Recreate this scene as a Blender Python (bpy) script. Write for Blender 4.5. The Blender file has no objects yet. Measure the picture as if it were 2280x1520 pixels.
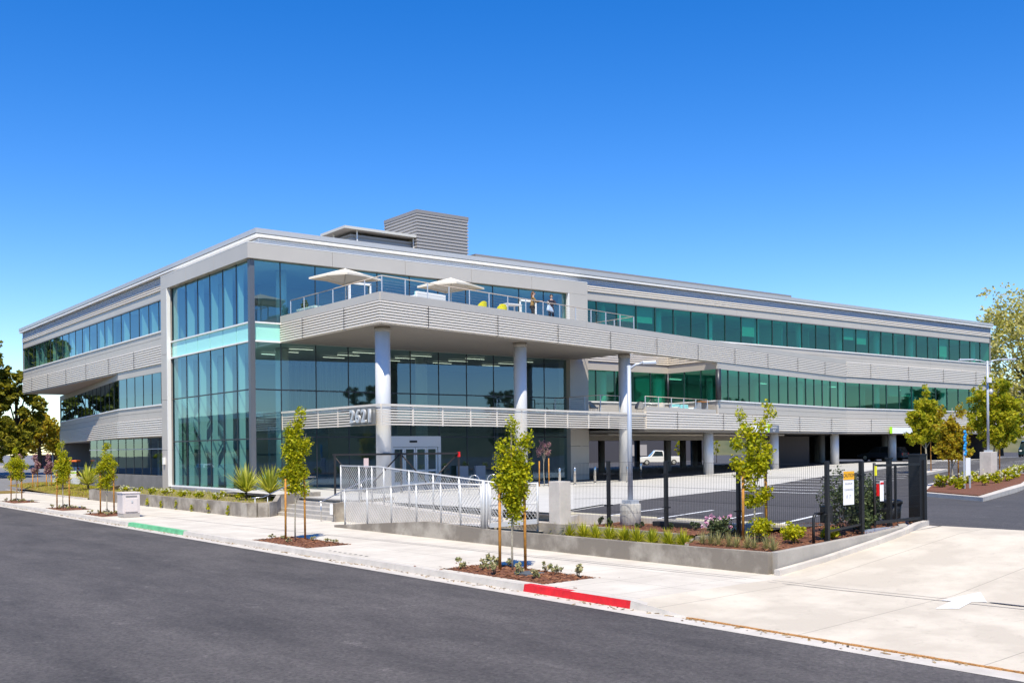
import bpy, bmesh, math, random
from mathutils import Vector, Matrix
random.seed(7)
C = bpy.context.scene.collection
SC = bpy.context.scene
PI = math.pi
# ------------------------------------------------------------------ camera
# x runs along the entrance facade, y along the street, z up, metres; origin at the glass corner of the building
TH = 0.656117
cam_d = bpy.data.cameras.new('camera'); cam = bpy.data.objects.new('camera', cam_d); C.objects.link(cam)
rt = Vector((math.cos(TH), -math.sin(TH), 0)); fw = Vector((math.sin(TH), math.cos(TH), 0)); up = Vector((0, 0, 1))
roll = math.radians(-0.6)
cx_ = rt*math.cos(roll)+up*math.sin(roll); cy_ = -rt*math.sin(roll)+up*math.cos(roll)
M = Matrix.Identity(4)
for i in range(3):
    M[i][0] = cx_[i]; M[i][1] = cy_[i]; M[i][2] = -fw[i]
M[0][3], M[1][3], M[2][3] = -23.007, -52.961, 3.0
cam.matrix_world = M
cam_d.sensor_width = 36; cam_d.lens = 36*2299.07/2280; cam_d.shift_y = (1000.91-760)/2280
cam_d.clip_start = 0.1; cam_d.clip_end = 3000
SC.camera = cam
# ------------------------------------------------------------------ sky and sun
EL = math.radians(58); SX, SY = -0.62, -0.785
w = bpy.data.worlds.new('World'); SC.world = w; w.use_nodes = True
nt = w.node_tree; bg = nt.nodes['Background']
sky = nt.nodes.new('ShaderNodeTexSky'); sky.sky_type = 'NISHITA'; sky.sun_disc = False
sky.sun_elevation = EL; sky.sun_rotation = math.atan2(SX, SY)
sky.air_density = 1.0; sky.dust_density = 0.0; sky.ozone_density = 3.0; sky.altitude = 300
hs = nt.nodes.new('ShaderNodeHueSaturation'); hs.inputs['Hue'].default_value = .513; hs.inputs['Saturation'].default_value = 1.42; hs.inputs['Value'].default_value = 1.05
nt.links.new(sky.outputs[0], hs.inputs['Color']); nt.links.new(hs.outputs[0], bg.inputs[0]); bg.inputs[1].default_value = 0.148
sd = bpy.data.lights.new('sun', 'SUN'); so = bpy.data.objects.new('sun', sd); C.objects.link(so)
sd.energy = 5.0; sd.angle = math.radians(0.5); sd.color = (1.0, 0.935, 0.78)
sdir = Vector((SX*math.cos(EL), SY*math.cos(EL), math.sin(EL)))
so.rotation_euler = sdir.to_track_quat('Z', 'Y').to_euler(); so.location = (-30, -60, 60)
SC.view_settings.view_transform = 'Standard'; SC.view_settings.look = 'None'
SC.view_settings.exposure = 0.32; SC.view_settings.gamma = 1.0
SC.render.engine = 'CYCLES'
SC.cycles.max_bounces = 8; SC.cycles.transparent_max_bounces = 24; SC.cycles.glossy_bounces = 4; SC.cycles.diffuse_bounces = 3
SC.cycles.caustics_reflective = False; SC.cycles.caustics_refractive = False

# ------------------------------------------------------------------ materials
def lin(c):
    return tuple(((x/255)/12.92 if x/255 <= .04045 else ((x/255+.055)/1.055)**2.4) for x in c)
MATS = {}
def mat(name, col, rough=.6, metal=0., noise=None, bump=None, spec=.5, emit=None, col2=None, coat=0.):
    """plain principled surface; noise=(scale, amount) mottles it, bump=(scale, strength)"""
    if name in MATS: return MATS[name]
    m = bpy.data.materials.new(name); m.use_nodes = True; n = m.node_tree.nodes; l = m.node_tree.links
    b = n['Principled BSDF']; b.inputs['Base Color'].default_value = (*col, 1); b.inputs['Roughness'].default_value = rough
    b.inputs['Metallic'].default_value = metal; b.inputs['Specular IOR Level'].default_value = spec
    if coat: b.inputs['Coat Weight'].default_value = coat
    tc = n.new('ShaderNodeTexCoord')
    if noise:
        sc_, am = noise[:2]
        t = n.new('ShaderNodeTexNoise'); t.inputs['Scale'].default_value = sc_; t.inputs['Detail'].default_value = 6; t.inputs['Roughness'].default_value = .65
        l.new(tc.outputs['Object'], t.inputs['Vector'])
        r = n.new('ShaderNodeMapRange'); r.inputs[1].default_value = .3; r.inputs[2].default_value = .7
        l.new(t.outputs['Fac'], r.inputs[0])
        mx = n.new('ShaderNodeMix'); mx.data_type = 'RGBA'
        c2 = col2 if col2 else tuple(x*(1-am) for x in col)
        c1 = col if col2 else tuple(min(1, x*(1+am)) for x in col)
        mx.inputs[6].default_value = (*c1, 1); mx.inputs[7].default_value = (*c2, 1)
        l.new(r.outputs[0], mx.inputs[0]); l.new(mx.outputs[2], b.inputs['Base Color'])
    if bump:
        t2 = n.new('ShaderNodeTexNoise'); t2.inputs['Scale'].default_value = bump[0]; t2.inputs['Detail'].default_value = 5
        l.new(tc.outputs['Object'], t2.inputs['Vector'])
        bp = n.new('ShaderNodeBump'); bp.inputs['Strength'].default_value = bump[1]; bp.inputs['Distance'].default_value = .02
        l.new(t2.outputs['Fac'], bp.inputs['Height']); l.new(bp.outputs[0], b.inputs['Normal'])
    if emit:
        b.inputs['Emission Color'].default_value = (*emit[0], 1); b.inputs['Emission Strength'].default_value = emit[1]
    MATS[name] = m; return m

def glass(name, tint, refl, base=.12):
    """coated window glass: a tinted see-through pane with a mirror layer that grows at grazing angles"""
    m = bpy.data.materials.new(name); m.use_nodes = True; n = m.node_tree.nodes; l = m.node_tree.links
    n.remove(n['Principled BSDF']); out = n['Material Output']
    tr = n.new('ShaderNodeBsdfTransparent'); tr.inputs[0].default_value = (*tint, 1)
    gl = n.new('ShaderNodeBsdfGlossy'); gl.inputs['Color'].default_value = (*refl, 1); gl.inputs['Roughness'].default_value = .012
    gl.inputs['Roughness'].default_value = .02
    # faint waviness of float glass
    tc = n.new('ShaderNodeTexCoord'); ns = n.new('ShaderNodeTexNoise'); ns.inputs['Scale'].default_value = .55; ns.inputs['Detail'].default_value = 1
    bp = n.new('ShaderNodeBump'); bp.inputs['Strength'].default_value = .12; bp.inputs['Distance'].default_value = .02
    l.new(tc.outputs['Object'], ns.inputs['Vector']); l.new(ns.outputs['Fac'], bp.inputs['Height']); l.new(bp.outputs[0], gl.inputs['Normal'])
    # Schlick reflectance of a thin pane, the same from both sides
    ge = n.new('ShaderNodeNewGeometry'); dt = n.new('ShaderNodeVectorMath'); dt.operation = 'DOT_PRODUCT'
    l.new(ge.outputs['Normal'], dt.inputs[0]); l.new(ge.outputs['Incoming'], dt.inputs[1])
    ab = n.new('ShaderNodeMath'); ab.operation = 'ABSOLUTE'; l.new(dt.outputs['Value'], ab.inputs[0])
    om = n.new('ShaderNodeMath'); om.operation = 'SUBTRACT'; om.inputs[0].default_value = 1; l.new(ab.outputs[0], om.inputs[1])
    pw = n.new('ShaderNodeMath'); pw.operation = 'POWER'; pw.inputs[1].default_value = 5; l.new(om.outputs[0], pw.inputs[0])
    ad = n.new('ShaderNodeMath'); ad.operation = 'MULTIPLY_ADD'; ad.inputs[1].default_value = .9; ad.inputs[2].default_value = base; ad.use_clamp = True
    l.new(pw.outputs[0], ad.inputs[0])
    mx = n.new('ShaderNodeMixShader'); l.new(ad.outputs[0], mx.inputs[0]); l.new(tr.outputs[0], mx.inputs[1]); l.new(gl.outputs[0], mx.inputs[2])
    l.new(mx.outputs[0], out.inputs[0]); MATS[name] = m; return m

def leafmat(name, cols, trans=.35, rough=.6):
    """leaves: each leaf its own shade of the given colours, partly see-through"""
    m = bpy.data.materials.new(name); m.use_nodes = True; n = m.node_tree.nodes; l = m.node_tree.links
    b = n['Principled BSDF']; out = n['Material Output']; b.inputs['Roughness'].default_value = rough; b.inputs['Specular IOR Level'].default_value = .3
    g = n.new('ShaderNodeNewGeometry'); rp = n.new('ShaderNodeValToRGB'); e = rp.color_ramp.elements
    e[0].color = (*cols[0], 1); e[1].color = (*cols[-1], 1)
    for i, c in enumerate(cols[1:-1]):
        x = e.new((i+1)/(len(cols)-1)); x.color = (*c, 1)
    l.new(g.outputs['Random Per Island'], rp.inputs[0]); l.new(rp.outputs[0], b.inputs['Base Color'])
    t = n.new('ShaderNodeBsdfTranslucent'); l.new(rp.outputs[0], t.inputs[0])
    mx = n.new('ShaderNodeMixShader'); mx.inputs[0].default_value = trans
    l.new(b.outputs[0], mx.inputs[1]); l.new(t.outputs[0], mx.inputs[2]); l.new(mx.outputs[0], out.inputs[0])
    MATS[name] = m; return m

def concrete(name, c1, c2, joints=None, stain=.5, scale=.6):
    """concrete with blotches, fine grain, vertical run marks and optional scored joints (spacing x, spacing y)"""
    m = bpy.data.materials.new(name); m.use_nodes = True; n = m.node_tree.nodes; l = m.node_tree.links
    b = n['Principled BSDF']; b.inputs['Roughness'].default_value = .85; b.inputs['Specular IOR Level'].default_value = .25
    tc = n.new('ShaderNodeTexCoord')
    a = n.new('ShaderNodeTexNoise'); a.inputs['Scale'].default_value = scale; a.inputs['Detail'].default_value = 8; a.inputs['Roughness'].default_value = .6
    l.new(tc.outputs['Object'], a.inputs['Vector'])
    f = n.new('ShaderNodeTexNoise'); f.inputs['Scale'].default_value = 35; f.inputs['Detail'].default_value = 4
    l.new(tc.outputs['Object'], f.inputs['Vector'])
    r = n.new('ShaderNodeMapRange'); r.inputs[1].default_value = .35; r.inputs[2].default_value = .68; l.new(a.outputs['Fac'], r.inputs[0])
    mx = n.new('ShaderNodeMix'); mx.data_type = 'RGBA'; mx.inputs[6].default_value = (*c1, 1); mx.inputs[7].default_value = (*c2, 1)
    ml = n.new('ShaderNodeMath'); ml.operation = 'MULTIPLY'; ml.inputs[1].default_value = stain*2; ml.use_clamp = True
    l.new(r.outputs[0], ml.inputs[0]); l.new(ml.outputs[0], mx.inputs[0])
    # grain
    g = n.new('ShaderNodeMix'); g.data_type = 'RGBA'; g.blend_type = 'MULTIPLY'; g.inputs[0].default_value = .35
    l.new(mx.outputs[2], g.inputs[6]); l.new(f.outputs['Color'], g.inputs[7])
    br = n.new('ShaderNodeBrightContrast'); br.inputs['Bright'].default_value = .0
    gg = n.new('ShaderNodeMix'); gg.data_type = 'RGBA'; gg.inputs[0].default_value = .55; l.new(g.outputs[2], gg.inputs[6]); l.new(mx.outputs[2], gg.inputs[7])
    st = n.new('ShaderNodeTexNoise'); st.inputs['Scale'].default_value = scale*4.5; st.inputs['Detail'].default_value = 10; st.inputs['Roughness'].default_value = .75; st.inputs['Distortion'].default_value = .6
    l.new(tc.outputs['Object'], st.inputs['Vector'])
    s2 = n.new('ShaderNodeMapRange'); s2.inputs[1].default_value = .56; s2.inputs[2].default_value = .72; s2.inputs[4].default_value = stain; l.new(st.outputs['Fac'], s2.inputs[0])
    dk = n.new('ShaderNodeMix'); dk.data_type = 'RGBA'; l.new(s2.outputs[0], dk.inputs[0]); l.new(gg.outputs[2], dk.inputs[6]); dk.inputs[7].default_value = (*[x*.72 for x in c2], 1)
    last = dk.outputs[2]
    if joints:
        s = n.new('ShaderNodeSeparateXYZ'); l.new(tc.outputs['Object'], s.inputs[0])
        fac = None
        for k, sp in enumerate(joints):
            if not sp: continue
            md = n.new('ShaderNodeMath'); md.operation = 'PINGPONG'; md.inputs[1].default_value = sp/2; l.new(s.outputs[k], md.inputs[0])
            lt = n.new('ShaderNodeMath'); lt.operation = 'LESS_THAN'; lt.inputs[1].default_value = .009; l.new(md.outputs[0], lt.inputs[0])
            if fac is None: fac = lt.outputs[0]
            else:
                mm = n.new('ShaderNodeMath'); mm.operation = 'MAXIMUM'; l.new(fac, mm.inputs[0]); l.new(lt.outputs[0], mm.inputs[1]); fac = mm.outputs[0]
        j = n.new('ShaderNodeMix'); j.data_type = 'RGBA'; l.new(fac, j.inputs[0]); l.new(last, j.inputs[6]); j.inputs[7].default_value = (*[x*.55 for x in c2], 1)
        last = j.outputs[2]
    l.new(last, b.inputs['Base Color'])
    bp = n.new('ShaderNodeBump'); bp.inputs['Strength'].default_value = .25; bp.inputs['Distance'].default_value = .01
    l.new(f.outputs['Fac'], bp.inputs['Height']); l.new(bp.outputs[0], b.inputs['Normal'])
    MATS[name] = m; return m

def asphalt(name, c1, c2):
    """fresh asphalt: stone grain, long pale drag marks along y, a few pale scuffs"""
    m = bpy.data.materials.new(name); m.use_nodes = True; n = m.node_tree.nodes; l = m.node_tree.links
    b = n['Principled BSDF']; b.inputs['Roughness'].default_value = .8; b.inputs['Specular IOR Level'].default_value = .3
    tc = n.new('ShaderNodeTexCoord')
    mp = n.new('ShaderNodeMapping'); mp.inputs['Scale'].default_value = (.55, .16, 1); l.new(tc.outputs['Object'], mp.inputs[0])
    a = n.new('ShaderNodeTexNoise'); a.inputs['Scale'].default_value = 1.0; a.inputs['Detail'].default_value = 9; a.inputs['Roughness'].default_value = .7; l.new(mp.outputs[0], a.inputs['Vector'])
    r = n.new('ShaderNodeMapRange'); r.inputs[1].default_value = .38; r.inputs[2].default_value = .66; l.new(a.outputs['Fac'], r.inputs[0])
    f = n.new('ShaderNodeTexNoise'); f.inputs['Scale'].default_value = 60; f.inputs['Detail'].default_value = 3; f.inputs['Roughness'].default_value = .8; l.new(tc.outputs['Object'], f.inputs['Vector'])
    mx = n.new('ShaderNodeMix'); mx.data_type = 'RGBA'; mx.inputs[6].default_value = (*c1, 1); mx.inputs[7].default_value = (*c2, 1); l.new(r.outputs[0], mx.inputs[0])
    # scuffs
    s = n.new('ShaderNodeTexNoise'); s.inputs['Scale'].default_value = .9; s.inputs['Detail'].default_value = 12; s.inputs['Roughness'].default_value = .85; l.new(tc.outputs['Object'], s.inputs['Vector'])
    sr = n.new('ShaderNodeMapRange'); sr.inputs[1].default_value = .57; sr.inputs[2].default_value = .75; l.new(s.outputs['Fac'], sr.inputs[0])
    m2 = n.new('ShaderNodeMix'); m2.data_type = 'RGBA'; m2.inputs[7].default_value = (*[min(1, x*2.2) for x in c1], 1); l.new(sr.outputs[0], m2.inputs[0]); l.new(mx.outputs[2], m2.inputs[6])
    # coarse aggregate: pale and dark stones
    vo = n.new('ShaderNodeTexVoronoi'); vo.inputs['Scale'].default_value = 22; l.new(tc.outputs['Object'], vo.inputs['Vector'])
    vr = n.new('ShaderNodeMapRange'); vr.inputs[1].default_value = .0; vr.inputs[2].default_value = 1.0; vr.inputs[3].default_value = .72; vr.inputs[4].default_value = 1.28; l.new(vo.outputs['Color'], vr.inputs[0])
    mv = n.new('ShaderNodeMix'); mv.data_type = 'RGBA'; mv.blend_type = 'MULTIPLY'; mv.inputs[0].default_value = 1; l.new(m2.outputs[2], mv.inputs[6]); l.new(vr.outputs[0], mv.inputs[7])
    g = n.new('ShaderNodeMix'); g.data_type = 'RGBA'; g.blend_type = 'OVERLAY'; g.inputs[0].default_value = .75; l.new(mv.outputs[2], g.inputs[6]); l.new(f.outputs['Color'], g.inputs[7])
    hsv = n.new('ShaderNodeHueSaturation'); hsv.inputs['Saturation'].default_value = .5; l.new(g.outputs[2], hsv.inputs['Color'])
    l.new(hsv.outputs[0], b.inputs['Base Color'])
    bp = n.new('ShaderNodeBump'); bp.inputs['Strength'].default_value = .4; bp.inputs['Distance'].default_value = .01; l.new(f.outputs['Fac'], bp.inputs['Height']); l.new(bp.outputs[0], b.inputs['Normal'])
    MATS[name] = m; return m

PANEL = mat('silver_panel', (.55, .50, .44), .45, .15, noise=(.25, .05))
RIB = mat('ribbed_metal', (.76, .68, .58), .42, .15)
WHITE = mat('white_metal', (.86, .84, .81), .45)
LOUVER = mat('blue_grey_louver', (.60, .64, .70), .6)
TAUPE = mat('taupe_metal', (.33, .30, .28), .45, .3)
DARK = mat('dark_mullion', (.035, .04, .05), .4, .3)
BLACK = mat('black_metal', (.012, .012, .013), .45)
STEEL = mat('galvanised_steel', (.60, .595, .58), .45, .3)
STAIN = mat('stainless', (.62, .60, .58), .25, .9)
GPAINT = mat('grey_painted_steel', (.50, .53, .58), .35, .2)
COLM = mat('column_paint', (.66, .65, .64), .38, .1)
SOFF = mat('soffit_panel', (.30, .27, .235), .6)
INT_W = mat('interior_wall', (.66, .66, .62), .8)
INT_C = mat('interior_ceiling', (.75, .75, .72), .8)
INT_F = mat('interior_floor', (.30, .30, .29), .7)
INT_D = mat('interior_dark', (.09, .09, .10), .8)
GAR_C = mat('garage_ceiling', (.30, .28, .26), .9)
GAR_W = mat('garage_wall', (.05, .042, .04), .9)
LAMP = mat('ceiling_lamp', (.9, .9, .85), .5, emit=((1, .93, .78), 1.5))
G_TEAL = glass('teal_glass', (.17, .78, .60), (.50, .88, .76), .13)
G_BLUE = glass('blue_glass', (.50, .82, .80), (.52, .74, .92), .22)
G_DARK = glass('dark_glass', (.42, .54, .50), (.42, .62, .85), .20)
SPAN = mat('spandrel_glass', (.36, .78, .68), .12, coat=.6)
CONC = concrete('pale_concrete', (.71, .645, .55), (.59, .53, .45), joints=(1.53, 1.53), stain=.6, scale=.8)
CONC_D = concrete('driveway_concrete', (.69, .61, .495), (.56, .49, .395), joints=(0, 3.05), stain=.75, scale=.7)
CURB = concrete('kerb_concrete', (.66, .60, .53), (.50, .455, .40), stain=.4, scale=2)
WALLC = concrete('wall_concrete', (.47, .42, .35), (.25, .215, .175), stain=.75, scale=1.1)
PLINTH = concrete('plinth_concrete', (.46, .44, .44), (.33, .31, .31), stain=.5, scale=2)
GWALL = concrete('grey_base_wall', (.27, .265, .26), (.20, .195, .19), stain=.5, scale=1)
ASPH = asphalt('street_asphalt', (.108, .083, .070), (.060, .047, .041))
ASPH2 = asphalt('lot_asphalt', (.088, .074, .070), (.066, .057, .055))
MULCH = mat('bark_mulch', (.165, .062, .030), .95, noise=(28, .55), bump=(40, 1.0))
SOIL = mat('dry_soil', (.26, .20, .10), .95, noise=(6, .35), bump=(20, .8))
REDP = mat('red_paint', (.66, .010, .012), .45, noise=(5, .18), bump=(12,.4))
GREENP = mat('green_paint', (.14, .46, .22), .6, noise=(2.5, .28))
YELP = mat('white_line_paint', (.80, .80, .80), .7, noise=(6, .08))
WOODS = mat('stake_wood', (.50, .22, .035), .75, noise=(9, .35))
BARK = mat('pale_bark', (.36, .32, .24), .85, noise=(14, .4))
BARKD = mat('dark_bark', (.09, .065, .045), .9, noise=(8, .4))
LIME = leafmat('lime_leaves', [(.16, .21, .006), (.42, .45, .008), (.66, .62, .015), (.48, .42, .01)], .5)
OLIVE = leafmat('olive_leaves', [(.18, .24, .01), (.46, .50, .02), (.74, .70, .05), (.58, .44, .03)], .6)
DKGR = leafmat('dark_shrub_leaves', [(.022, .045, .015), (.07, .10, .035), (.15, .18, .07), (.05, .08, .03)], .25)
PINE = leafmat('conifer_leaves', [(.08, .10, .008), (.22, .22, .014), (.45, .38, .03), (.14, .15, .01)], .45)
AUTUMN = leafmat('orange_green_leaves', [(.28, .17, .012), (.56, .38, .02), (.46, .45, .03), (.72, .55, .04)], .58)
PURP = leafmat('purple_leaves', [(.26, .10, .14), (.42, .22, .26), (.40, .30, .18)], .35)
GRASSM = leafmat('grass_blades', [(.20, .24, .012), (.45, .46, .02), (.60, .54, .04)], .4)
YUCM = leafmat('yucca_leaves', [(.22, .28, .02), (.60, .60, .06), (.75, .70, .14), (.18, .25, .02)], .35)
SAGE = leafmat('sage_leaves', [(.20, .24, .09), (.42, .43, .20), (.60, .54, .28), (.46, .32, .15)], .35)
STRAW = leafmat('straw_blades', [(.32, .28, .10), (.50, .44, .20), (.22, .24, .07)], .3)
PINK = leafmat('pink_petals', [(.75, .35, .5), (.85, .6, .7), (.6, .2, .4)], .3)
CREAMF = leafmat('cream_petals', [(.75, .72, .45), (.8, .78, .6)], .3)
CANVAS = mat('cream_canvas', (.78, .70, .58), .8)
YELLOW = mat('yellow_plastic', (.75, .68, .02), .35)
TEALF = mat('teal_fabric', (.25, .62, .60), .8)
WFAB = mat('white_fabric', (.80, .80, .78), .8)
TYRE = mat('rubber', (.02, .02, .02), .8)
ORANGE = mat('orange_paint', (.80, .17, .02), .4)
MYEL = mat('machine_yellow', (.80, .45, .02), .4)
# ------------------------------------------------------------------ mesh helper
class MB:
    def __init__(s): s.v = []; s.f = []; s.m = []; s.sm = []
    def add(s, vs, fs, mi=0, smooth=False):
        o = len(s.v); s.v += [tuple(v) for v in vs]
        for f in fs: s.f.append([i+o for i in f]); s.m.append(mi); s.sm.append(smooth)
        return s
    def box(s, x0, x1, y0, y1, z0, z1, mi=0):
        return s.add([(x0,y0,z0),(x1,y0,z0),(x1,y1,z0),(x0,y1,z0),(x0,y0,z1),(x1,y0,z1),(x1,y1,z1),(x0,y1,z1)],
                     [(0,3,2,1),(4,5,6,7),(0,1,5,4),(1,2,6,5),(2,3,7,6),(3,0,4,7)], mi)
    def obox(s, a, b, wdt, z0, z1, mi=0, za=None, zb=None):
        """box along the plan line a-b, width wdt centred; za/zb override (z0,z1) at each end"""
        ax, ay = a; bx, by = b; L = math.hypot(bx-ax, by-ay); nx, ny = -(by-ay)/L*wdt/2, (bx-ax)/L*wdt/2
        A = za or (z0, z1); B = zb or (z0, z1)
        return s.add([(ax-nx,ay-ny,A[0]),(bx-nx,by-ny,B[0]),(bx+nx,by+ny,B[0]),(ax+nx,ay+ny,A[0]),
                      (ax-nx,ay-ny,A[1]),(bx-nx,by-ny,B[1]),(bx+nx,by+ny,B[1]),(ax+nx,ay+ny,A[1])],
                     [(0,3,2,1),(4,5,6,7),(0,1,5,4),(1,2,6,5),(2,3,7,6),(3,0,4,7)], mi)
    def prism(s, poly, z0, z1, mi=0):
        n = len(poly); f0 = z0 if callable(z0) else (lambda x, y: z0); f1 = z1 if callable(z1) else (lambda x, y: z1)
        vs = [(x,y,f0(x,y)) for x,y in poly]+[(x,y,f1(x,y)) for x,y in poly]
        return s.add(vs, [list(range(n))[::-1], [n+i for i in range(n)]]+[(i,(i+1)%n,n+(i+1)%n,n+i) for i in range(n)], mi)
    def tube(s, pts, r, n=8, mi=0, smooth=True, cap=True):
        pts = [Vector(p) for p in pts]; rs = r if isinstance(r, (list, tuple)) else [r]*len(pts); rings = []
        ref = None
        for i, p in enumerate(pts):
            d = (pts[min(i+1, len(pts)-1)]-pts[max(i-1, 0)])
            if d.length < 1e-9: d = Vector((0,0,1))
            d.normalize()
            if ref is None: ref = Vector((0,0,1)) if abs(d.z) < .9 else Vector((1,0,0))
            u = d.cross(ref); 
            if u.length < 1e-6: u = d.cross(Vector((0,1,0)))
            u.normalize(); v = d.cross(u)
            rings.append([p+(u*math.cos(2*PI*k/n)+v*math.sin(2*PI*k/n))*rs[i] for k in range(n)])
        vs = [q for rg in rings for q in rg]; fs = []
        for i in range(len(pts)-1):
            for k in range(n): fs.append((i*n+k, i*n+(k+1)%n, (i+1)*n+(k+1)%n, (i+1)*n+k))
        if cap: fs.append(list(range(n))[::-1]); fs.append([(len(pts)-1)*n+k for k in range(n)])
        return s.add(vs, fs, mi, smooth)
    def lathe(s, x, y, prof, n=24, mi=0, smooth=True):
        vs = [(x+r*math.cos(2*PI*k/n), y+r*math.sin(2*PI*k/n), z) for r, z in prof for k in range(n)]; fs = []
        for i in range(len(prof)-1):
            for k in range(n): fs.append((i*n+k, i*n+(k+1)%n, (i+1)*n+(k+1)%n, (i+1)*n+k))
        s.add(vs, fs, mi, smooth)
        o = len(s.v)-len(vs); s.f.append([o+(len(prof)-1)*n+k for k in range(n)]); s.m.append(mi); s.sm.append(False)
        s.f.append([o+k for k in range(n)][::-1]); s.m.append(mi); s.sm.append(False)
        return s
    def ell(s, c, r, n=12, k=8, mi=0):
        vs = []; fs = []
        for i in range(k+1):
            a = PI*i/k
            for j in range(n):
                b = 2*PI*j/n; vs.append((c[0]+r[0]*math.sin(a)*math.cos(b), c[1]+r[1]*math.sin(a)*math.sin(b), c[2]-r[2]*math.cos(a)))
        for i in range(k):
            for j in range(n): fs.append((i*n+j, i*n+(j+1)%n, (i+1)*n+(j+1)%n, (i+1)*n+j))
        return s.add(vs, fs, mi, True)
    def quad(s, a, b, c, d, mi=0): return s.add([a, b, c, d], [(0,1,2,3)], mi)
    def build(s, name, mats, parent=None, loc=None, bevel=0):
        me = bpy.data.meshes.new(name); me.from_pydata(s.v, [], s.f)
        for m in (mats if isinstance(mats, (list, tuple)) else [mats]): me.materials.append(m)
        me.polygons.foreach_set('material_index', s.m); me.polygons.foreach_set('use_smooth', s.sm); me.update()
        o = bpy.data.objects.new(name, me); C.objects.link(o)
        if loc: o.location = loc
        if parent: o.parent = parent
        if bevel:
            b = o.modifiers.new('bevel', 'BEVEL'); b.width = bevel; b.segments = 2; b.limit_method = 'ANGLE'
        return o
def tag(o, label=None, cat=None, group=None, kind=None):
    if label: o['label'] = label
    if cat: o['category'] = cat
    if group: o['group'] = group
    if kind: o['kind'] = kind
    return o
def thing(name, label, cat, loc=(0,0,0), rz=0, group=None):
    o = bpy.data.objects.new(name, None); C.objects.link(o); o.location = loc; o.rotation_euler = (0,0,rz); o.empty_display_size = .2
    return tag(o, label, cat, group)
def dup(root, loc, rz=None, label=None, scale=None):
    def cp(o, par):
        c = o.copy(); C.objects.link(c); c.parent = par
        for ch in list(o.children): cp(ch, c)
        return c
    r = cp(root, None); r.location = loc
    if rz is not None: r.rotation_euler = (0,0,rz)
    if scale: r.scale = scale if isinstance(scale, tuple) else (scale,)*3
    if label: r['label'] = label
    return r
def setting(name, mb, m): return tag(mb.build(name, m), kind='structure')
def textmesh(name, s, size, m, parent, mw, ext=.004, align='CENTER', space=1.0, boldness=0.0):
    cu = bpy.data.curves.new(name, 'FONT'); cu.body = s; cu.size = size; cu.extrude = ext; cu.align_x = align; cu.align_y = 'CENTER'; cu.space_character = space; cu.offset = boldness
    t = bpy.data.objects.new(name+'_c', cu); C.objects.link(t); bpy.context.view_layer.update()
    me = bpy.data.meshes.new_from_object(t.evaluated_get(bpy.context.evaluated_depsgraph_get())); bpy.data.objects.remove(t); bpy.data.curves.remove(cu)
    me.materials.clear(); me.materials.append(m)
    me.transform(mw)
    o = bpy.data.objects.new(name, me); C.objects.link(o); o.parent = parent; return o
def frame_at(p, right, upv=(0,0,1)):
    """matrix placing local x along right, local y along up, at p"""
    r = Vector(right).normalized(); u = Vector(upv).normalized(); n_ = r.cross(u)
    m = Matrix.Identity(4)
    for i in range(3): m[i][0] = r[i]; m[i][1] = u[i]; m[i][2] = n_[i]; m[i][3] = p[i]
    return m
def lot(x, y=0): return .9+.0165*max(0, min(40, x-22))-.022*max(0, min(30, y-4))
# ------------------------------------------------------------------ ground, street, pavement
setting('ground', MB().quad((-600,-600,-.45),(900,-600,-.45),(900,1200,-.45),(-600,1200,-.45)), mat('dry_ground', (.17,.15,.08), .95, noise=(.2,.4)))
setting('street', MB().quad((-34,-400,0),(-9.95,-400,0),(-9.95,500,0),(-34,500,0)), ASPH)
setting('far_pavement', MB().box(-40,-34,-400,500,-.4,.13), CONC)
# gutter pan, kerb and pavement: one profile along y, dropping to a ramp at the driveway
def kz(y):          # height of the kerb top above the gutter
    if y > -38.95: return .15
    if y > -40.6: return .15*(y+40.6)/1.65+.012
    return .012
m = MB()
ys = [500, 60, 30, 10, 0, -10, -20, -30, -36, -38.95, -39.4, -39.9, -40.3, -40.6, -44, -50, -60, -120, -400]
for i in range(len(ys)-1):
    a, b = ys[i], ys[i+1]; A, B = kz(a), kz(b)
    m.add([(-9.95,a,.004),(-9.95,b,.004),(-9.50,b,.004),(-9.50,a,.004)], [(0,1,2,3)])
    m.add([(-9.50,a,.004),(-9.50,b,.004),(-9.47,b,B),(-9.47,a,A),(-9.30,b,B+.001),(-9.30,a,A+.001)], [(0,1,2,3),(3,2,4,5)])
setting('kerb', m, CURB)
def pz_(x, y):      # pavement height
    k = kz(y) if y > -40.6 else .012
    t = (x+9.30)/4.6
    return k+(.20-k)*max(0, min(1, t))
pits = [(-21.0,-25.0), (-32.2,-36.05), (-1.2,-4.4), (5.9,2.4), (17.0,13.2)]
m = MB(); xs = [-9.30, -9.16, -7.72, -4.6]
yl = sorted(set([500,200,100,60,40,30,20,13.2,10,5.9,2.4,0,-1.2,-4.4,-5,-10,-15,-18,-21,-25,-28,-32.2,-36.05,-38.95,-39.4,-39.9,-40.3,-40.6]+[a for p in pits for a in p]+[17.0]))
for i in range(len(yl)-1):
    a, b = yl[i], yl[i+1]; mid = (a+b)/2
    if mid < -38.95: continue
    for j in range(3):
        if j == 1 and any(min(p) < mid < max(p) for p in pits): continue
        x0, x1 = xs[j], xs[j+1]
        m.quad((x0,a,pz_(x0,a)),(x1,a,pz_(x1,a)),(x1,b,pz_(x1,b)),(x0,b,pz_(x0,b)))
m.quad((-4.6,-11.2,.2),(-2.85,-11.2,.2),(-2.85,-9.3,.2),(-4.6,-9.3,.2)); m.quad((-4.6,-18.7,.2),(-3.1,-18.7,.2),(-3.1,-11.2,.2),(-4.6,-11.2,.2))
setting('pavement', m, CONC)
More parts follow.
